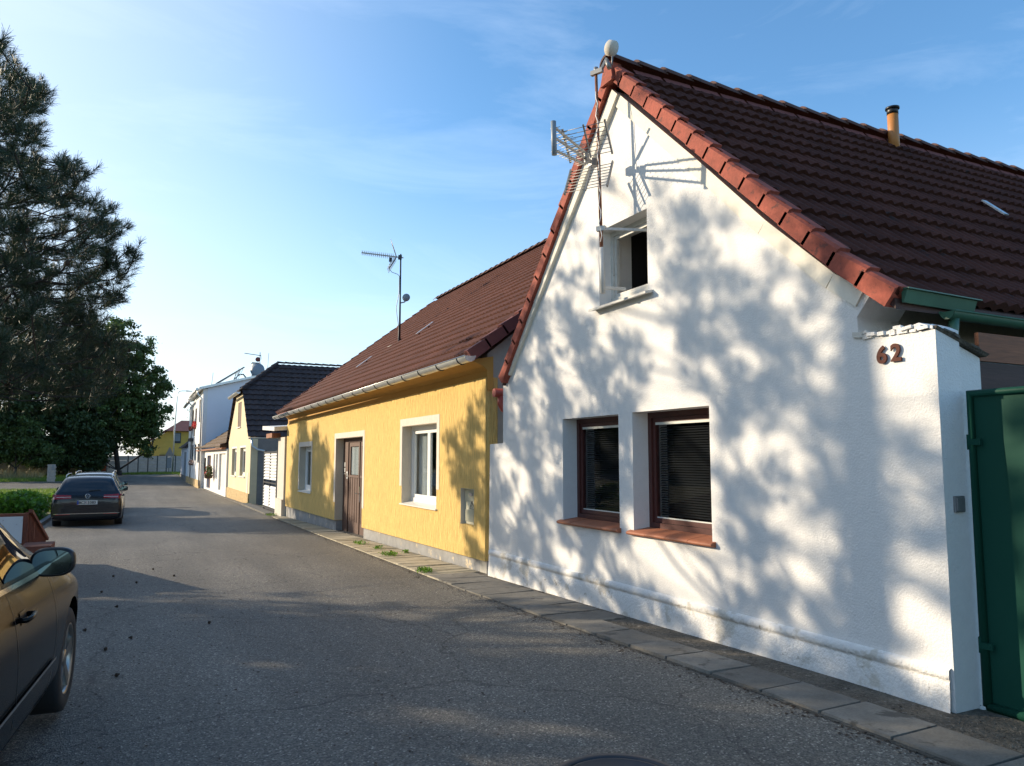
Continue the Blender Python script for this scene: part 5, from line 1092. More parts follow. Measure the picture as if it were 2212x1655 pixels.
# pine: pads of needle tufts
PADS = np.array([[-32,272,146],[-119,198,173],[-175,157,84],[-175,190,110],[-137,343,110],[-114,241,234],[-62,208,141],[-117,263,220],[-113,310,98],[-222,293,82],[-87,203,184],[-104,239,191],[-191,172,116],[-160,266,130],[-138,259,67],[-99,275,66],[-101,304,64],[-135,245,94],[-161,191,122],[-28,258,65],[-201,330,130],[-178,361,52],[-29,206,113],[-207,206,136],[-94,337,126],[-222,228,81],[-93,197,125],[-47,339,67],[-39,290,148],[-63,256,144],[-182,249,115],[-218,300,108],[-6,245,86],[-128,325,84],[-205,308,83],[-193,313,101],[-94,178,67],[-219,250,119],[-166,260,164],[-61,194,113],[-112,217,66],[-97,262,48],[-35,219,93],[-106,188,184],[-191,207,60],[-117,375,97],[-170,297,176],[-77,366,105],[-106,210,88],[-70,295,97],[-49,242,144],[-188,252,110],[-148,269,126],[-134,229,64],[-75,212,185],[-122,226,223],[-44,221,77],[-100,185,180],[-77,264,59],[-193,256,180],[-93,173,54],[-81,303,203],[-133,273,209],[-70,165,117],[-127,272,130],[-136,193,87],[-111,171,100],[-106,273,140],[-147,284,174],[-219,210,54],[-177,226,86],[-162,330,111],[-156,239,126],[-31,334,79],[-88,296,209],[-120,311,202],[-48,226,80],[-177,234,69],[-149,262,181],[-161,263,197],[-46,172,127],[-107,267,68],[-117,248,135],[-80,302,104],[-142,184,89],[-228,293,55],[-56,158,74],[-142,272,147],[-86,165,99],[-192,297,88],[-150,188,116],[-151,225,190],[-195,201,103],[-99,156,72],[-79,238,109],[-105,346,96],[-127,244,177],[-189,357,58],[-135,363,119],[-92,141,133],[-187,264,73],[-165,311,130],[-161,324,80],[-88,204,196],[-148,380,133],[-116,149,107],[-112,273,72],[-51,266,84],[-113,224,201],[-168,325,158],[-127,301,116],[-118,305,160],[-177,320,69],[-174,270,93],[-157,353,86],[-180,222,50],[-117,189,62],[-55,330,91],[-123,326,54],[-175,284,142],[-191,333,151],[-152,213,160],[-94,250,116],[-78,256,142],[-81,267,216],[-153,169,137],[-191,301,75],[-157,271,68],[-92,197,117],[-151,184,136],[-220,287,110],[-218,314,88],[-4,229,82],[-118,224,104],[-98,283,163],[-210,250,153],[-126,182,142],[-106,327,131],[-77,241,153],[-147,248,138],[-27,256,79],[-150,150,83],[-173,293,120],[-52,321,149],[-130,152,55],[-46,168,55],[-220,275,102],[-208,323,92],[-146,218,51],[-202,307,137],[-177,193,152],[-145,278,132],[-200,327,75],[-211,321,98],[-70,285,63],[-123,326,68],[-103,279,130],[-158,244,206],[-203,261,118],[-94,314,102],[-91,165,160],[-178,278,132],[-175,369,125],[-68,331,105],[-118,320,75],[-143,198,101],[-218,237,122],[-89,195,168],[-138,169,122],[-94,318,46],[-97,257,240],[-216,214,116],[-87,158,132],[-119,196,148],[-198,287,67],[-22,305,65],[-84,176,154],[-188,332,123],[-128,212,86],[-112,272,175],[-177,159,132],[-137,252,128],[-61,207,146],[-171,318,126],[-59,182,47],[-177,283,163],[-167,207,89],[-192,310,66],[-39,269,61],[-173,208,148],[-30,259,91],[-207,306,63],[-171,369,93],[-112,144,104],[-64,221,77],[-154,236,149],[-185,364,80],[-87,344,130],[-39,270,76],[-112,231,127],[-150,240,102],[-174,216,55],[-130,211,162],[-160,236,151],[-109,208,48],[-149,224,59],[-77,187,152],[-213,238,65],[-200,333,71],[-89,185,89],[-139,224,107],[-13,264,53],[-153,158,143],[-44,224,64],[-97,249,109],[-148,298,101],[-130,278,138],[-142,359,124],[-155,200,171],[-47,299,150],[-67,223,76],[-220,262,50],[-76,240,179],[-77,235,93],[-169,234,153],[-80,377,87],[-171,253,96],[-205,204,114],[-86,280,141],[-111,265,79],[-115,326,56],[-133,291,49],[-152,276,103],[-156,204,144],[-37,191,128],[-205,332,91],[-114,265,223],[-162,324,99],[-69,212,71],[-168,309,105],[-74,257,104],[-44,166,110],[-210,275,118],[-112,233,76],[-82,313,182],[-29,225,107],[-78,211,176],[-169,264,181],[-172,265,80],[-89,304,124],[-165,202,129],[-227,225,130],[-115,372,153],[-61,241,72],[-81,155,94],[-162,286,186],[-160,334,101],[-35,264,49],[-157,209,145],[-39,205,108],[-141,354,61],[-206,220,138],[-121,216,147],[-117,291,100],[-75,234,102],[-232,246,113],[-141,218,117],[-92,337,97],[-28,215,106],[-115,219,158],[-176,275,77],[-157,223,139],[-226,295,135],[-75,149,115],[-42,191,124],[-90,177,47],[-29,311,75],[-122,290,116],[-159,277,117],[-155,220,88],[-163,226,66],[-133,289,209],[-171,180,146],[-51,323,74],[-189,299,56],[-214,300,126],[-28,254,88],[-198,249,168],[-193,186,141],[-94,145,88],[-228,290,92],[-28,223,123],[-123,246,83],[-201,224,101],[-60,223,111],[-215,269,120],[-163,359,110],[-95,142,89],[-173,278,131],[-165,183,98],[-201,216,141],[-117,239,191],[-90,182,96],[-36,298,75],[-95,316,57],[-129,191,139],[-97,371,94],[-110,199,61],[-132,251,76],[-134,306,78],[-200,335,101],[-72,207,152],[-55,315,108],[-113,224,222],[-82,334,110],[-129,233,151],[-101,228,184],[-100,205,75],[-89,214,54],[-66,347,103],[-139,224,102],[-100,371,108],[-123,251,68],[-102,161,156],[-181,315,59],[-97,162,154],[-52,205,144],[-38,199,98],[-157,310,59],[-80,297,207],[-202,336,48],[-176,327,156],[-39,255,48],[-88,262,139],[-188,205,107],[-116,200,193],[-171,303,134],[-83,171,111],[-152,306,206],[-199,275,146],[-101,275,183],[-66,228,78],[-102,179,135],[-54,165,57],[-77,253,71],[-17,267,106],[-72,308,77],[-63,332,165],[-40,291,73],[-42,221,89],[-53,260,62],[-124,194,137],[-192,252,82],[-89,231,77],[-62,334,120],[-114,236,146],[-82,313,126],[-57,240,49],[-225,213,91],[-161,266,146],[-123,188,55],[-41,161,84],[-116,294,72],[-132,308,94],[-148,269,194],[-77,292,58],[-119,269,60],[-78,226,99],[-156,364,110],[-84,158,92],[-152,303,116],[-144,357,69],[-54,239,120],[-48,183,102],[-17,302,84],[-81,291,82],[-159,179,120],[-176,366,85],[-147,352,96],[-27,249,79],[-89,178,89],[-155,270,171],[-83,152,79],[-128,226,81],[-148,210,136],[-101,266,138],[-41,185,53],[-137,342,94],[-155,257,202],[-77,254,184],[-140,344,87],[-135,157,142],[-190,245,82],[-163,246,184],[-229,288,117],[-19,260,63],[-172,257,170],[-86,312,209],[-133,318,79],[-135,273,90],[-87,343,162],[-215,331,124],[-88,272,51],[-118,347,166],[-112,173,81],[-158,296,192],[-147,183,101],[-210,260,152],[-121,175,152],[-199,248,172],[-190,223,159],[-141,297,102],[-141,358,49],[-127,239,128],[-157,192,145],[-196,251,169],[-92,315,111],[-98,147,86],[-132,152,131],[-162,224,148],[-165,300,139],[-101,324,146],[-167,322,66],[-36,212,101],[-172,249,82],[-161,306,123],[-38,297,59],[-118,277,138],[-121,291,105],[-110,277,111],[-54,227,86],[-148,281,139],[-47,329,94],[-136,187,86],[-92,179,128],[-78,264,61],[-18,274,113],[-158,341,90],[-107,374,92],[-203,251,113],[-142,357,80],[-110,343,156],[-139,245,69],[-175,256,95],[-127,272,235],[-48,221,147],[-171,308,52],[-103,221,74],[-133,257,193],[-134,199,87],[-89,194,108],[-90,152,74],[-84,167,121],[-10,216,47],[-166,283,136],[-45,326,88],[-75,196,132],[-186,312,144],[-145,255,55],[-177,235,166],[-172,253,169],[-126,184,79],[-164,234,83],[-135,187,106],[-120,275,68],[-148,237,121],[-119,252,231],[-27,343,92],[-103,209,93],[-133,304,142],[-58,172,70],[-41,196,63],[-22,223,55],[-85,224,67],[-124,205,131],[-193,349,112],[-149,318,150],[-56,203,102],[-159,330,111],[-27,250,107],[-78,359,79],[-70,326,83],[-104,333,121],[-80,241,76],[-120,246,99],[-227,220,111],[-124,370,128],[-59,315,104],[-91,251,84],[-144,317,110],[-201,348,133],[-203,310,142],[-143,162,118],[-90,270,76],[-95,210,178],[-119,256,77],[-143,240,55],[-80,170,155],[-91,230,111],[-96,150,107],[-133,280,107],[-115,367,139],[-99,347,108],[-29,259,108],[-113,257,127],[-94,246,162],[-138,218,204],[-66,248,190],[-190,216,123],[-89,259,136],[-130,306,88],[-68,172,125],[-111,186,97],[-15,190,96],[-63,213,78],[-35,298,106],[-200,235,158],[-142,237,205],[-140,248,189],[-57,155,107],[-101,191,67],[-167,221,171],[-140,200,126],[-97,210,167],[-216,260,84],[-135,151,103],[-102,288,167],[-179,292,65],[-100,191,91],[-48,207,75],[-93,260,128],[-138,201,166],[-189,228,111],[-50,196,131],[-30,325,77],[-103,150,102],[-127,215,157],[-153,226,167],[-204,340,109],[-193,271,83],[-207,318,96],[-123,240,110],[-55,200,157],[-195,252,132],[-102,273,142],[-171,192,108],[-105,345,140],[-154,254,60],[-186,235,98],[-44,205,74],[-36,241,49],[-80,267,125],[-116,251,108],[-8,240,51],[-134,302,110],[-188,260,68],[-148,214,108],[-52,246,119],[-99,334,110],[-27,290,111],[-121,209,93],[-183,187,157],[-57,209,59],[-120,143,100],[-95,252,210],[-94,202,128],[-135,304,119],[-46,173,147],[-69,238,163],[-214,225,91],[-61,171,141],[-8,277,59],[-172,275,132],[-63,162,104],[-153,196,64],[-41,267,62],[-147,217,151],[-131,158,138],[-134,148,125],[-57,248,191],[-64,291,111],[-141,247,224],[-52,176,70],[-119,215,111],[-215,244,98],[-28,245,111],[-113,174,141],[-95,202,196],[-126,259,99],[-178,274,186],[-135,290,51],[-137,337,69],[-131,237,132],[-129,263,114],[-185,185,74],[-26,333,78],[-24,205,79],[-63,339,78],[-150,283,71],[-33,247,58],[-42,192,83],[-157,284,141],[-82,259,141],[-147,265,196],[-121,329,122],[-133,283,54],[-59,243,107],[-167,206,55],[-117,257,56],[-71,257,178],[-163,203,58],[-40,323,98],[-37,297,91],[-127,160,116],[-74,204,171],[-108,293,157],[-42,183,134],[-224,288,95],[-74,213,49],[-197,185,66],[-20,300,65],[-180,172,133],[-193,173,89],[-142,225,98],[-179,216,160],[-200,189,139],[-118,349,129],[-19,214,105],[-125,268,238],[-85,208,179],[-63,316,109],[-131,332,147],[-197,274,178],[-144,195,119],[-48,319,134],[-95,266,74],[-160,366,107],[-47,224,119],[-108,267,101],[-121,284,146],[-62,310,77],[-27,211,93],[-18,278,79],[-85,257,136],[-169,178,106],[-126,175,50],[-139,208,103],[-112,337,122],[-230,293,85],[-173,297,138],[-181,281,170],[-216,214,83],[-108,182,112],[-105,221,128],[-47,196,97],[-99,316,127],[-48,305,75],[-67,184,106],[-164,222,142],[-28,194,53],[-117,363,119],[-63,222,167],[-47,343,150],[-12,275,92],[-185,322,128],[-5,293,71],[-113,213,187],[-222,275,134],[-137,205,114],[-47,275,100],[-113,285,95],[-137,210,90],[-187,189,145],[-149,193,91],[-116,298,147],[-181,185,111],[-205,320,46],[-131,373,118],[-38,252,97],[-166,335,138],[-154,303,188],[-150,326,139],[-160,291,168],[-43,340,98],[-132,292,148],[-109,147,86],[-165,238,142],[-196,269,110],[-59,195,140],[-142,287,98],[-233,253,52],[-62,221,160],[-74,229,84],[-160,266,97],[-94,155,81],[-37,181,81],[-84,274,137],[-173,185,91],[-132,190,54],[-107,192,157],[-80,190,157],[-97,220,156],[-30,334,82],[-116,276,171],[-213,319,50],[-66,232,101],[-208,290,139],[-78,161,93],[-130,216,89],[-45,210,156],[-175,224,124],[-171,366,96],[-170,372,123],[-167,162,121],[-105,173,65],[-109,236,107],[-119,199,165],[-173,168,67],[-185,202,145],[-46,185,123],[-45,209,88],[-199,270,173],[-179,350,74],[-26,268,75],[-61,315,137],[-42,227,120],[-39,322,71],[-47,166,98],[-130,294,101],[-53,244,141],[-163,282,116],[-9,280,85],[-231,270,121],[-148,149,113],[-132,277,141],[-186,243,156],[-157,249,140],[-74,184,169],[-29,278,75],[-80,352,144],[-138,323,101],[-141,261,111],[-93,192,176],[-93,279,65],[-103,348,108],[-48,290,134],[-59,254,177],[-159,329,140],[-185,334,53],[-136,266,68],[-150,166,120],[-145,171,146],[-30,262,86],[-161,302,202],[-172,312,155],[-123,191,47],[-17,259,86],[-68,207,70],[-113,221,212],[-106,178,108],[-53,174,61],[-191,282,121],[-179,251,146],[-222,275,118],[-206,234,105],[-24,323,67],[-125,215,177],[-148,309,171],[-120,248,161],[-116,202,72],[-66,277,97],[-126,252,79],[-145,284,70],[-207,268,113],[-60,299,146],[-189,272,142],[-137,374,140],[-137,197,109],[-75,174,80],[-176,330,144],[-122,333,89],[-23,244,83],[-23,200,64],[-68,276,73],[-202,323,93],[-218,288,88],[-206,234,118],[-133,325,59],[-61,199,109],[-131,232,83],[-29,232,132],[-150,187,170],[-141,297,213],[-192,244,83],[-73,263,133],[-117,237,141],[-15,248,106],[-62,337,112],[-37,342,91],[-52,313,141],[-50,325,74],[-48,326,67],[-43,311,88],[-44,326,133],[-7,295,64],[-35,301,135],[-42,317,145],[-27,333,73],[-19,291,104],[-37,332,64],[-18,302,87],[-21,297,101],[-47,345,70],[-21,285,92],[-15,315,91],[-15,285,56],[-13,252,71],[-49,307,161],[-13,233,53],[-51,320,143],[-32,224,54],[-42,290,65],[-21,320,55],[-47,313,100],[-25,254,92],[-14,283,82],[-40,300,67],[-35,272,77],[-23,265,122],[-32,249,62],[-19,262,72],[-40,339,107],[-49,317,116],[-27,261,56],[-36,316,86],[-18,242,51],[-40,337,101],[-30,296,67],[-22,292,132],[-40,306,110],[-18,268,101],[-19,233,47],[-56,371,98],[-34,257,134],[-49,317,115],[-36,309,155],[-24,259,116],[-38,303,158],[-50,342,83],[-29,176,110],[-49,315,138],[-23,184,81],[-28,325,69],[-20,256,110],[-24,297,76],[-45,286,103],[-40,338,87],[-26,289,100],[-37,304,60],[-28,280,109],[-47,283,129],[-34,280,103],[-48,313,98],[-18,285,62],[-38,313,103],[-23,290,114],[-43,330,108],[-24,188,81],[-51,319,180],[-40,269,81],[-13,258,73],[-24,305,101],[-49,340,78],[-17,231,50],[-35,254,116],[-17,294,90],[-24,188,112],[-35,211,101],[-44,319,171],[-28,190,82],[-40,276,135],[-18,201,97],[-32,261,120],[-39,337,65],[-43,348,94],[-28,218,49],[-54,329,140],[-25,246,76],[-40,293,153],[-20,229,51],[-27,200,63],[-36,251,57],[-6,274,62],[-30,191,80],[-6,293,68],[-33,302,58],[-30,268,90],[-32,260,84],[-40,321,109],[-8,304,88],[-8,239,78],[-35,225,117],[-27,246,58],[-12,299,60],[-28,330,80],[-4,236,58],[-4,248,90],[-22,321,85],[-35,297,144],[-39,315,102],[-6,309,60],[-35,279,106],[-30,258,83],[-25,241,88],[-41,297,79],[-22,324,91],[-33,191,122],[-49,301,104],[-27,297,134],[-41,262,71],[-38,299,62],[-18,292,93],[-27,242,55],[-17,193,59],[-51,348,69],[-19,319,76],[-17,266,94],[-57,366,104],[-38,271,85],[-47,350,83],[-17,239,73],[-27,262,70],[-32,252,50],[-11,316,78],[-31,219,126],[-30,344,81],[-28,247,61],[-16,315,72],[-45,293,164],[-24,248,105],[-43,322,81],[-24,314,128],[-27,210,63],[-48,304,98],[-49,325,86],[-12,235,80],[-11,239,69],[-40,290,118],[-28,304,136],[-18,295,73],[-42,271,76],[-50,353,88],[-44,322,134],[-23,301,90],[-14,272,73],[-22,256,77],[-34,287,148],[-10,259,102],[-7,260,66],[-50,331,95],[-13,264,69],[-30,288,123],[-39,313,84],[-38,262,95],[-30,276,98],[-51,325,153],[-24,208,101],[-27,259,56],[-23,267,58],[-21,257,66],[-17,280,55],[-41,315,99],[-13,208,102],[-8,244,100],[-30,211,77],[-25,183,95],[-45,294,66],[-21,253,62],[-55,349,154],[-42,277,81],[-23,334,124],[-20,233,107],[-36,246,139],[-15,250,64],[-7,233,95],[-32,258,95],[-11,244,87],[-35,237,60],[-42,277,125],[-42,290,68],[-28,196,53],[-20,179,62],[-40,321,78],[-37,279,95],[-25,283,55],[-24,241,90],[-37,326,157],[-9,275,98],[-30,256,137],[-27,323,88],[-34,229,58],[-27,270,112],[-26,242,69],[-11,236,93],[-30,286,72],[-45,298,146],[-42,312,105],[-31,293,69],[-19,260,78],[-37,294,157],[-21,342,88],[-43,273,82],[-25,180,71],[-55,332,169],[-41,286,131],[-9,295,113],[-27,227,57],[-35,268,134],[-24,241,57],[-31,348,94],[-28,220,119],[-47,291,101],[-25,193,56],[-15,266,69],[-41,303,142],[-43,305,139],[-41,300,95],[-34,211,115],[-31,270,78],[-21,305,74],[-17,275,67],[-10,310,76],[-27,326,97],[-39,336,83],[-27,255,82],[-21,307,86],[-35,246,125],[-35,302,68],[-16,330,75],[-55,331,165],[-14,296,97],[-28,304,96],[-37,293,84],[-23,185,90],[-33,224,56],[-32,251,94],[-23,266,65],[-47,325,79],[-50,322,110],[-33,258,105],[-29,260,113],[-37,278,76],[-46,265,157],[-35,248,88],[-28,292,63],[-35,298,140],[-30,329,78],[-30,217,113],[-35,234,59],[-36,285,155],[-26,277,63],[-34,287,125],[-26,266,56],[-45,324,127],[-44,277,78],[-40,301,115],[-26,283,86],[-13,279,99],[-26,303,66],[-26,207,54],[-34,268,74],[-45,329,105],[-37,285,82],[-16,273,73],[-31,202,54],[-54,354,103],[-40,271,119],[-30,207,74],[-9,264,102],[-23,287,61],[-23,271,97],[-26,200,85],[-43,321,105],[-53,330,165],[-12,281,52],[-18,257,112],[-24,316,56],[-12,256,94],[-8,263,59],[-8,287,92],[-12,256,62],[-11,231,89],[-42,307,114],[-10,246,61],[-35,209,96],[-17,257,75],[-29,285,121],[-46,278,123],[-7,231,88],[-15,327,71],[-7,238,65],[-27,174,76],[-36,316,108],[-47,329,70],[-32,304,60],[-41,269,111],[-34,264,73],[-39,297,159],[-15,330,87],[-35,313,134],[-25,320,75],[-13,273,76],[-33,278,127],[-53,327,133],[-12,307,63],[-26,186,49],[-50,325,116],[-27,305,131],[-39,275,62],[-14,321,75],[-11,205,93],[-29,270,68],[-40,272,63],[-40,261,64],[-35,329,61],[-23,307,100],[-17,201,93],[-48,342,106],[-30,258,117],[-30,255,53],[-40,284,106],[-20,232,100],[-32,316,69],[-35,264,66],[-31,225,128],[-25,191,109],[-17,246,92],[-30,246,80],[-20,305,114],[-9,249,77],[-39,315,161],[-15,232,90],[-28,182,56],[-20,307,83],[-36,229,114],[-36,288,70],[-8,310,68],[-13,249,69],[-35,300,156],[-32,192,102],[-12,228,93],[-33,216,54],[-9,303,65],[-36,308,96],[-53,359,96],[-35,301,70],[-34,243,63],[-41,337,93],[-35,291,88],[-43,276,121],[-25,240,80],[-9,194,86],[-39,343,88],[-26,240,92],[-12,198,73],[-38,323,120],[-45,325,65],[-9,230,84],[-36,269,110],[-26,281,120],[-24,335,88],[-38,274,148],[-49,318,180],[-48,323,172],[-11,223,52],[-16,263,97],[-32,324,89],[-30,262,65],[-9,305,72],[-52,326,176],[-34,258,79],[-36,265,50],[-6,225,76],[-55,370,135],[-26,246,69],[-31,186,83],[-42,319,64],[-42,244,147],[-6,235,61],[-34,318,133],[-40,303,163],[-20,188,52],[-27,247,81],[-9,263,110],[-40,271,75],[-4,224,87],[-38,226,137],[-25,256,85],[-27,260,80],[-28,206,58],[-27,288,119],[-13,237,98],[-34,294,99],[-30,206,117],[-51,339,78],[-35,284,60],[-36,223,123],[-14,236,52],[-17,202,56],[-29,199,111],[-45,297,130],[-33,313,127],[-37,316,168],[-20,273,124],[-22,300,91],[-26,207,108],[-40,294,76],[-52,308,159],[-26,222,49],[-16,310,90],[-45,319,83],[-25,271,103],[-21,204,69],[-25,183,70],[-42,347,101],[-39,301,144],[-51,326,150],[-56,363,102],[-14,299,114],[-35,261,91],[-20,179,72],[-56,352,93],[-20,333,80],[-21,187,89],[-4,288,62],[-30,312,60],[-39,296,89],[-18,206,59],[-2,227,88],[-7,239,87],[-26,210,80],[-55,334,153],[-23,242,109],[-32,224,115],[-29,199,119],[-6,244,78],[-45,318,141],[-26,254,69],[-37,273,81],[-49,345,66],[-21,312,74],[-41,272,122],[-46,326,142],[-17,314,66],[-30,288,77],[-51,329,76],[-12,188,76],[-35,218,133],[-26,311,135],[-15,201,69],[-22,268,102],[-19,263,95],[-38,317,160],[-22,184,88],[-15,287,86],[-50,312,166],[-23,329,85],[-10,191,73],[-25,184,52],[-55,338,112],[-16,279,92],[-18,252,53],[-10,234,100],[-48,325,142],[-52,335,137],[-42,256,135],[-14,314,94],[-20,193,54],[-13,275,56],[-24,290,113],[-25,176,55],[-48,360,137],[-46,322,102],[-51,347,157],[-39,299,97],[-53,328,112],[-49,336,161],[-18,272,115],[-34,251,88],[-28,248,125],[-43,340,99],[-41,268,86],[-36,229,122],[-42,321,110],[-53,316,178],[-41,292,131],[-20,336,91],[-29,291,117],[-30,292,120],[-29,228,125],[-30,202,55],[-35,310,136],[-48,273,168],[-13,315,90],[-47,327,105],[-18,229,101],[-40,241,127],[-40,288,163],[-30,178,118],[-28,314,72],[-38,245,140],[-30,255,100],[-46,273,133],[-34,291,158],[-30,339,80],[-15,294,111],[-19,265,83],[-17,327,77],[-16,319,81],[-32,244,113],[-37,269,60],[-32,276,80],[-38,323,134],[-18,313,99],[-25,286,107],[-16,273,105],[-15,281,101],[-46,346,75],[-31,294,57],[-40,254,103],[-26,268,100],[-17,253,83],[-21,269,77],[-25,203,105],[-14,192,94],[-35,323,110],[-38,298,145],[-32,256,124],[-31,201,98],[-22,241,69],[-39,322,169],[-49,311,150],[-21,209,56],[-24,277,53],[-33,248,99],[-28,242,106],[-7,241,52],[-16,279,107],[-41,238,142],[-13,245,99],[-9,225,86],[-20,235,82],[-40,323,167],[-28,174,83],[-32,299,59],[-34,318,94],[-13,246,99],[-44,316,140],[-24,201,63],[-30,212,97]], float)/20
pt = thing('pine_tree', 'big dark pine reaching in from the left edge with long needle tufts', 'tree', (-5.8,13.2,0))
TR = np.array([-5.8,13.2,0.])
spine = [np.array([-5.8+.05*k, 13.2-.04*k, z]) for k, z in enumerate(np.arange(1.5, 12, .8))]
def pine(parent, pads, TR, spine, ntuft, need, nlen=.105):
    allr = []; mb = MB()
    P_ = np.vstack([spine, pads])
    # branches grouped: attach each pad chain to the spine
    N = [np.array(s) for s in spine]; par = [-1]+list(range(len(spine)-1)); dist = [0.0]*len(spine)
    hd = np.array([min(np.linalg.norm(p[:2]-s[:2]) for s in spine) for p in pads]); order = np.argsort(hd)
    for i in order:
        p = pads[i]; A = np.array(N); rise = np.maximum(0, A[:,2]-p[2]); dd = np.linalg.norm(A-p, axis=1)+.62*np.array(dist)+.9*rise; j = int(np.argmin(dd)); par.append(j); N.append(p); dist.append(dist[j]+np.linalg.norm(N[j]-p))
    load = np.ones(len(N))
    for i in range(len(N)-1, 0, -1):
        if par[i] >= 0: load[par[i]] += load[i]
    for i in range(len(spine), len(N)):
        a = N[par[i]]; b = N[i]; rb = .004+.0030*math.sqrt(load[i]); ra = rb*1.25; L_ = np.linalg.norm(a-b); m_ = (a+b)/2; m_[2] -= .06*L_
        mb.tube([a, m_, b], [ra, rb*1.1, rb], 5 if load[i] < 8 else 8, cap=False)
    tr = MB(); sp_ = [spine[0]*[1,1,0]]+list(spine); tr.tube(sp_, [.26]+list(np.linspace(.23,.05,len(spine))), 12)
    ht = TR[2]
    add('trunk', tr, M['bark'], parent, False); add('branches', mb, M['bark'], parent, False)
    # tufts: around each pad, pointing away from its parent and upwards
    T = []; D = []
    for i in range(len(spine), len(N)):
        p = N[i]; q = N[par[i]]; d = (p-q)/(np.linalg.norm(p-q)+1e-6)
        for k in range(ntuft):
            off = unit(1)[0]; off[2] *= .6; rr = .04+.20*G.random(); c = p+off*rr; e_ = off*.7+d*.5+np.array([0,0,.55]); T.append(c); D.append(e_/np.linalg.norm(e_))
    T = np.array(T); D = np.array(D); n = len(T)
    # twig to each tuft + needles
    idx = np.repeat(np.arange(n), need); t = np.tile(np.linspace(0,1,need), n)
    base = T[idx]-D[idx]*(.10*(1-t)[:,None]); r_ = unit(len(idx)); dirn = r_*.85+D[idx]*(.45+.75*t)[:,None]; dirn /= np.linalg.norm(dirn, axis=1, keepdims=True)
    ln = nlen*(.75+.5*G.random(len(idx)))[:,None]; tip = base+dirn*ln; s_ = np.cross(dirn, unit(len(idx))); s_ /= np.linalg.norm(s_, axis=1, keepdims=True)+1e-9; s_ *= .0026
    V = np.stack([base-s_, base+s_, tip+s_*.6, tip-s_*.6], 1).reshape(-1,3); F_ = np.arange(len(V)).reshape(-1,4)
    rn = np.repeat(G.random(n), need)*.7+.3*G.random(len(idx))
    np_mesh('needles', V, F_, M['needle'], parent, rn, tuple(parent['_w']))
    return T
T = pine(pt, PADS, TR, spine, 7, 36)
cn = MB()
for i in G.choice(len(T), 200, replace=False): p = T[i]-np.array([0,0,.03]); cn.lathe([(0,-.035),(.022,-.02),(.026,0),(.018,.025),(0,.04)], tuple(p), (G.normal()*.3,G.normal()*.3,-1), 7)
add('pine_cones', cn, M['cone'], pt, False)
for o in pt.children:
    if o.name.startswith('pine_cones'): o['kind'] = 'stuff'

def broadleaf(name, label, base, blobs, nleaf, size, m='leaf', trunk_r=.2, group=None, seed=0):
    """blobs: (dx,dy,z,r) clumps; leaves gather on many small sprays inside them"""
    t = thing(name, label, 'tree' if 'shrub' not in name else 'shrub', base, group)
    B = np.array(blobs, float); B[:,:2] += np.array(base[:2]); wts = B[:,3]**2.2; wts /= wts.sum(); ns = max(20, nleaf//55)
    which = G.choice(len(B), ns, p=wts); u = unit(ns)*(G.random(ns)**.38)[:,None]; u[:,2] *= .8; C = B[which,:3]+u*B[which,3][:,None]
    L_ = np.repeat(C, 55, 0)+G.normal(size=(ns*55,3))*np.array([.20,.20,.13])*(size/.1)**.6; 
    V, F_ = leaf_quads(L_, size); rn = np.repeat(G.random(ns), 55)*.6+.4*G.random(ns*55)
    np_mesh('crown', V, F_, M[m], t, rn, base)
    root = np.array([base[0], base[1], max(base[2]+.5, B[:,2].min()-B[:,3].max()*.6)]); sub = C[G.choice(ns, min(ns, 140), replace=False)]
    mb, *_ = branch_system(sub, root, .012, .010*trunk_r/.2); mb.tube([(base[0],base[1],base[2]-.2), tuple(root)], [trunk_r*1.2, trunk_r], 10)
    add('trunk', mb, M['bark'], t, False); return t
zs = gz(84)
broadleaf('linden_tree', 'round-crowned green tree left of the far yellow house, behind the pine tips', (-1.4,86,-.2), [(0,0,6,3.6),(0.5,0,9,3.6),(-1,0,12,3.0),(2.0,0,6.5,2.6),(2.2,0,9.3,2.2),(-2.6,0,8,3.0),(-.8,0,14.2,1.9),(.9,0,12.5,2.2),(2.4,0,4.6,1.8),(1.2,0,4,2.2),(-2.2,0,12.5,2.0),(-1.6,0,2.2,2.0),(3.1,0,8,1.9),(3.0,0,6,1.6),(1.9,0,2.6,1.5)], 38000, .15, 'leaf', .35)
broadleaf('maple_tree', 'dark dense tree at the left behind the pine branches', (-6.2,86,-.2), [(0,0,5,4.0),(1.5,0,9,3.5),(-1,0,9,4.0),(0,0,13,3.2),(2.6,0,12.6,2.0),(3.0,0,5,2.8),(2,0,2.5,2.4),(-2,0,2.4,2.5)], 36000, .16, 'leaf2', .4)
broadleaf('ash_tree', 'tall tree at the far left edge beyond the grass', (-12,84,-.2), [(0,0,6,4.5),(1,0,10,4.0),(-2,0,9,4),(2.6,0,5,3.2),(1.5,0,2.8,2.2),(-2,0,3,3)], 26000, .17, 'leaf2', .4)
broadleaf('garden_tree', 'small dark conifer-green tree behind the tall white house', (7.8,104,-.1), [(0,0,6,1.6),(-.5,0,7.6,1.0),(-1.2,0,5,1.2)], 5000, .15, 'leaf2', .2)
broadleaf('elder_shrub', 'leafy shrub with pale blossoms hanging over the board fence at far left', (-9.6,82,-.3), [(0,0,2.4,1.8),(1.6,0,2.0,1.5),(-1.5,0,2.6,1.8),(2.8,0,1.8,1.1),(.6,0,4.0,1.6),(-2.6,0,4,2)], 16000, .12, 'leaf', .12)
broadleaf('laurel_shrub', 'very dark tall shrub between the meter pillar and the stone pillar', (-4.5,84,-.2), [(0,0,1.6,1.6),(.9,0,3.0,1.7),(-1.0,0,3.2,1.8),(-.2,0,4.6,1.8),(-1.4,0,1.4,1.3),(1.0,0,1.2,1.1)], 20000, .14, 'leaf2', .15)
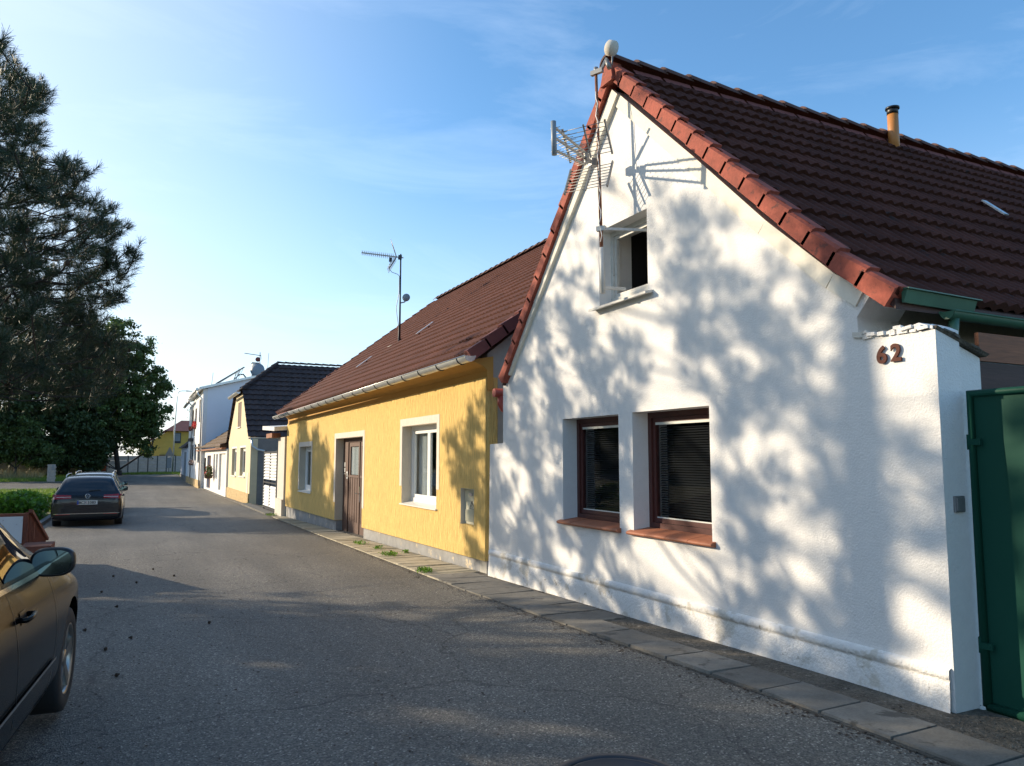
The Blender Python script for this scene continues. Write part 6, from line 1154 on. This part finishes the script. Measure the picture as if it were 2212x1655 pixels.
# trees beyond the left edge whose shade lies over the road and the left end of the yellow house
broadleaf('walnut_tree', 'broad leafy tree beyond the left edge shading the yellow house end', (-9.0,34.5,-.4), [(0,0,6.4,2.6),(1.5,0,5.2,2.2),(-1,1,5,2.6),(.5,-2,5,2.0),(0,1.5,7.6,1.6),(1.8,-1.2,3.6,1.6),(0,0,3.4,2.4)], 26000, .10, 'leaf', .25)
broadleaf('plum_tree', 'low dense tree beyond the left edge shading the near road', (-9.5,16.4,0), [(0,0,3.2,1.6),(0,0,4.9,1.5),(0,1.0,2.0,1.2),(.2,1.1,3.6,1.3),(.2,1.1,4.9,1.1),(1.0,-1.6,3.3,1.7),(.6,-1.4,4.9,1.3),(-1.3,.6,3.6,1.7),(1.0,-3.4,3.0,1.8),(1,-3.2,4.7,1.5),(-2.0,2.6,3.2,1.5),(-2.0,2.7,4.9,1.4),(-3.4,3.4,4.3,1.6),(-2.2,-.6,2.2,1.6),(-2.2,-1.0,4.9,1.3),(1.4,-.2,1.9,1.3),(-1.0,-2.6,2,1.5)], 34000, .075, 'leaf2', .2)
broadleaf('cherry_tree', 'low dense tree beyond the left edge behind the camera side', (-10.0,8.0,0), [(0,0,3.6,2.2),(2,-.6,3.0,2.0),(-1.5,-1.2,4.0,2.2),(1,-2.6,3.2,2.0),(3.2,.8,2.6,1.5),(0,2.2,3.6,1.8)], 13000, .075, 'leaf2', .2)
# hedge-like green planting by the kerb
def ground_cover(name, lo, hi, n, size, m, kind='stuff', zf=None):
    C = np.column_stack([G.uniform(lo[0],hi[0],n), G.uniform(lo[1],hi[1],n), G.random(n)**.5]); zt = np.array([gz(y) for y in C[:,1]]); hh = (hi[2]-lo[2])*(.75+.25*np.sin(C[:,0]*2.3)*np.cos(C[:,1]*1.7))
    C[:,2] = zt+lo[2]+C[:,2]*hh; V, F_ = leaf_quads(C, size, .3); o = np_mesh(name, V, F_, M[m], None, G.random(n)); return tag(o, kind=kind)
ground_cover('ground_cover_plants', (-9,27.3,0), (-2.62,33.5,.92), 26000, .075, 'hedge')
def blades(name, x0, x1, y0, y1, n, h, w_, m, dz=-.03):
    C = np.column_stack([G.uniform(x0,x1,n), G.uniform(y0,y1,n)]); z = np.interp(C[:,1], _gy, _gz)+dz; a_ = G.uniform(0,math.pi,n); hh = h*(.5+G.random(n)); s_ = np.column_stack([np.cos(a_),np.sin(a_),0*a_])*w_
    b = np.column_stack([C, z]); l = np.column_stack([G.normal(size=n)*hh*.35, G.normal(size=n)*hh*.35, hh]); V = np.stack([b-s_, b+s_, b+l], 1).reshape(-1,3)
    return tag(np_mesh(name, V, np.arange(3*n).reshape(-1,3), M[m], None, G.random(n)), kind='stuff')
blades('grass', -14, -2.6, 34, 62, 26000, .14, .012, 'grassblade'); blades('grass', -18, -2.6, 77.5, 87, 22000, .22, .02, 'grassblade')
blades('grass', -2.5, 9, 86.5, 92, 9000, .18, .02, 'grassblade'); blades('grass', -9, -2.55, 4, 27, 16000, .09, .006, 'grassblade')
blades('dry_grass', -13, -7.5, 80, 86, 2600, .75, .016, 'drygrass')
# bedding: earth mound under the far bank is the ground itself; weeds on the pavement
def weed(x, y, n, r, lab, sq=1.0):
    C = np.column_stack([x+G.normal(size=n)*r*.5, y+G.normal(size=n)*r*sq, np.full(n, gz(y)+.03)+G.random(n)*.05]); V, F_ = leaf_quads(C, .022, .2, .4); b = (x, y, gz(y)+.02)
    o = np_mesh('weed', V, F_, M['hedge'], None, G.random(n), b); o.location = b; return tag(o, lab, 'weed', 'weeds growing in the pavement joints')
weed(3.95,10.9,180,.10,'weed tuft at the pavement edge nearest the white house'); weed(4.15,13.3,220,.13,'largest weed clump on the striped pavement below the big window')
weed(4.30,14.5,90,.10,'small weed just left of the largest clump'); weed(4.25,15.6,120,.12,'spreading weed on the pavement right of the brown door'); weed(4.52,13.5,60,.05,'tall thin weed against the plinth under the big window'); weed(4.35,27.6,140,.2,'weed patch at the far corner of the yellow house'); weed(4.45,35.2,80,.15,'weeds at the foot of the cream house corner')
# pine cones on the road
cone = MB()
for k in range(6): cone.lathe([(0,0),(.024-.0025*k,.004),(.030-.004*k,.014),(.012,.016)], (0,0,.008+k*.009), (0,0,1), 9)
cone.v = [(x, z-.02, y+.024) for x, y, z in cone.v]
c0 = None
spots = [(-.55,9.2),(-.35,8.6),(-.1,9.9),(-.6,10.4),(.05,8.0),(-.15,7.6),(.6,12.4),(.1,11.9),(-.2,12.8),(-.05,6.6),(.75,8.4),(.35,13.4),(-.3,11.2)]
ds = ['nearest the skip','beside the mirror','in the shade by the car','near the shade line','at the edge of the lit strip']
for i, (x, y) in enumerate(spots):
    if c0 is None: o = c0 = add('pine_cone', cone, M['cone'], None, False)
    else: o = c0.copy(); COL.objects.link(o)
    o.location = (x, y, gz(y)+.002); o.rotation_euler = (0, 0, R.uniform(0,6.3)); o.scale = (.55,)*3; tag(o, 'small dark pine cone lying on the asphalt beside the near car', 'pine cone', 'pine cones scattered on the road')
# needles, leaf bits and grit swept over the road and along its edges
def litter(name, n, size, m, fn, asp):
    C = fn(n); C = np.column_stack([C, np.interp(C[:,1], _gy, _gz)+.004]); u = unit(n); u[:,2] = 0; u /= np.linalg.norm(u, axis=1, keepdims=True)+1e-9; v = np.column_stack([-u[:,1], u[:,0], 0*u[:,0]]); s_ = (size*(.5+G.random(n)))[:,None]; u = u*s_; v = v*s_*asp; up = np.array([0,0,.004])
    V = np.stack([C-u, C-v+up, C+u, C+v], 1).reshape(-1,3); return tag(np_mesh(name, V, np.arange(4*n).reshape(-1,4), M[m], None, G.random(n)), kind='stuff')
litter('leaf_litter', 900, .013, 'cone', lambda n: np.column_stack([G.uniform(-1.6,3.9,n)*.6+G.uniform(-1.6,1.5,n)*.4, G.uniform(4,17,n)]), .5)
litter('leaf_litter', 1500, .012, 'cone', lambda n: (lambda y: np.column_stack([np.interp(y, [-20,3,9,19,27.5,90],[3.98,3.9,3.8,4.02,4.28,4.1])-np.abs(G.normal(size=n))*.09, y]))(G.uniform(2.5,27,n)), .6)
litter('grit', 3500, .007, 'slab', lambda n: (lambda y: np.column_stack([np.interp(y, [-20,3,9,19,27.5,90],[3.98,3.9,3.8,4.02,4.28,4.1])+.5+G.normal(size=n)*.25, y]))(G.uniform(2.5,10,n)), .8)
def far_wood(x0, x1, y0, y1, n, h):
    C = np.column_stack([G.uniform(x0,x1,n), G.uniform(y0,y1,n), G.random(n)]); C[:,2] = -.3+C[:,2]*h*(.7+.3*np.sin(C[:,0]*.21)*np.cos(C[:,0]*.13+C[:,1]*.1)); V, F_ = leaf_quads(C, .55, .2); return tag(np_mesh('distant_wood', V, F_, M['leaf2'], None, G.random(n)), kind='stuff')
far_wood(-120, -12, 112, 126, 26000, 11)
far_wood(-60, -46, 5, 110, 22000, 10)
# manhole cover
mh = MB(); zc = .004; mh.lathe([(0,.006),(.27,.006),(.275,.010),(.285,.010),(.288,0)], (2.22,3.28,0), (0,0,1), 48); mh.lathe([(.300,0),(.302,.012),(.345,.012),(.35,0)], (2.22,3.28,0), (0,0,1), 48)
solo('manhole_cover', mh, M['darkmetal'], 'round iron manhole cover at the bottom edge of the road', 'manhole cover', base=(2.22,3.28,0))
# asphalt patches / cracks as thin repairs
cr_ = MB()
for pts in (((2.2,34.2),(.9,34.5)),): cr_.bar((pts[0][0],pts[0][1],gz(34)+.002),(pts[1][0],pts[1][1],gz(34)+.002),.22,.004)
struct('asphalt_patch', cr_, M['rubber'])
# the side slope of soil under the hedge
for o in bpy.data.objects:
    if '_w' in o: del o['_w']
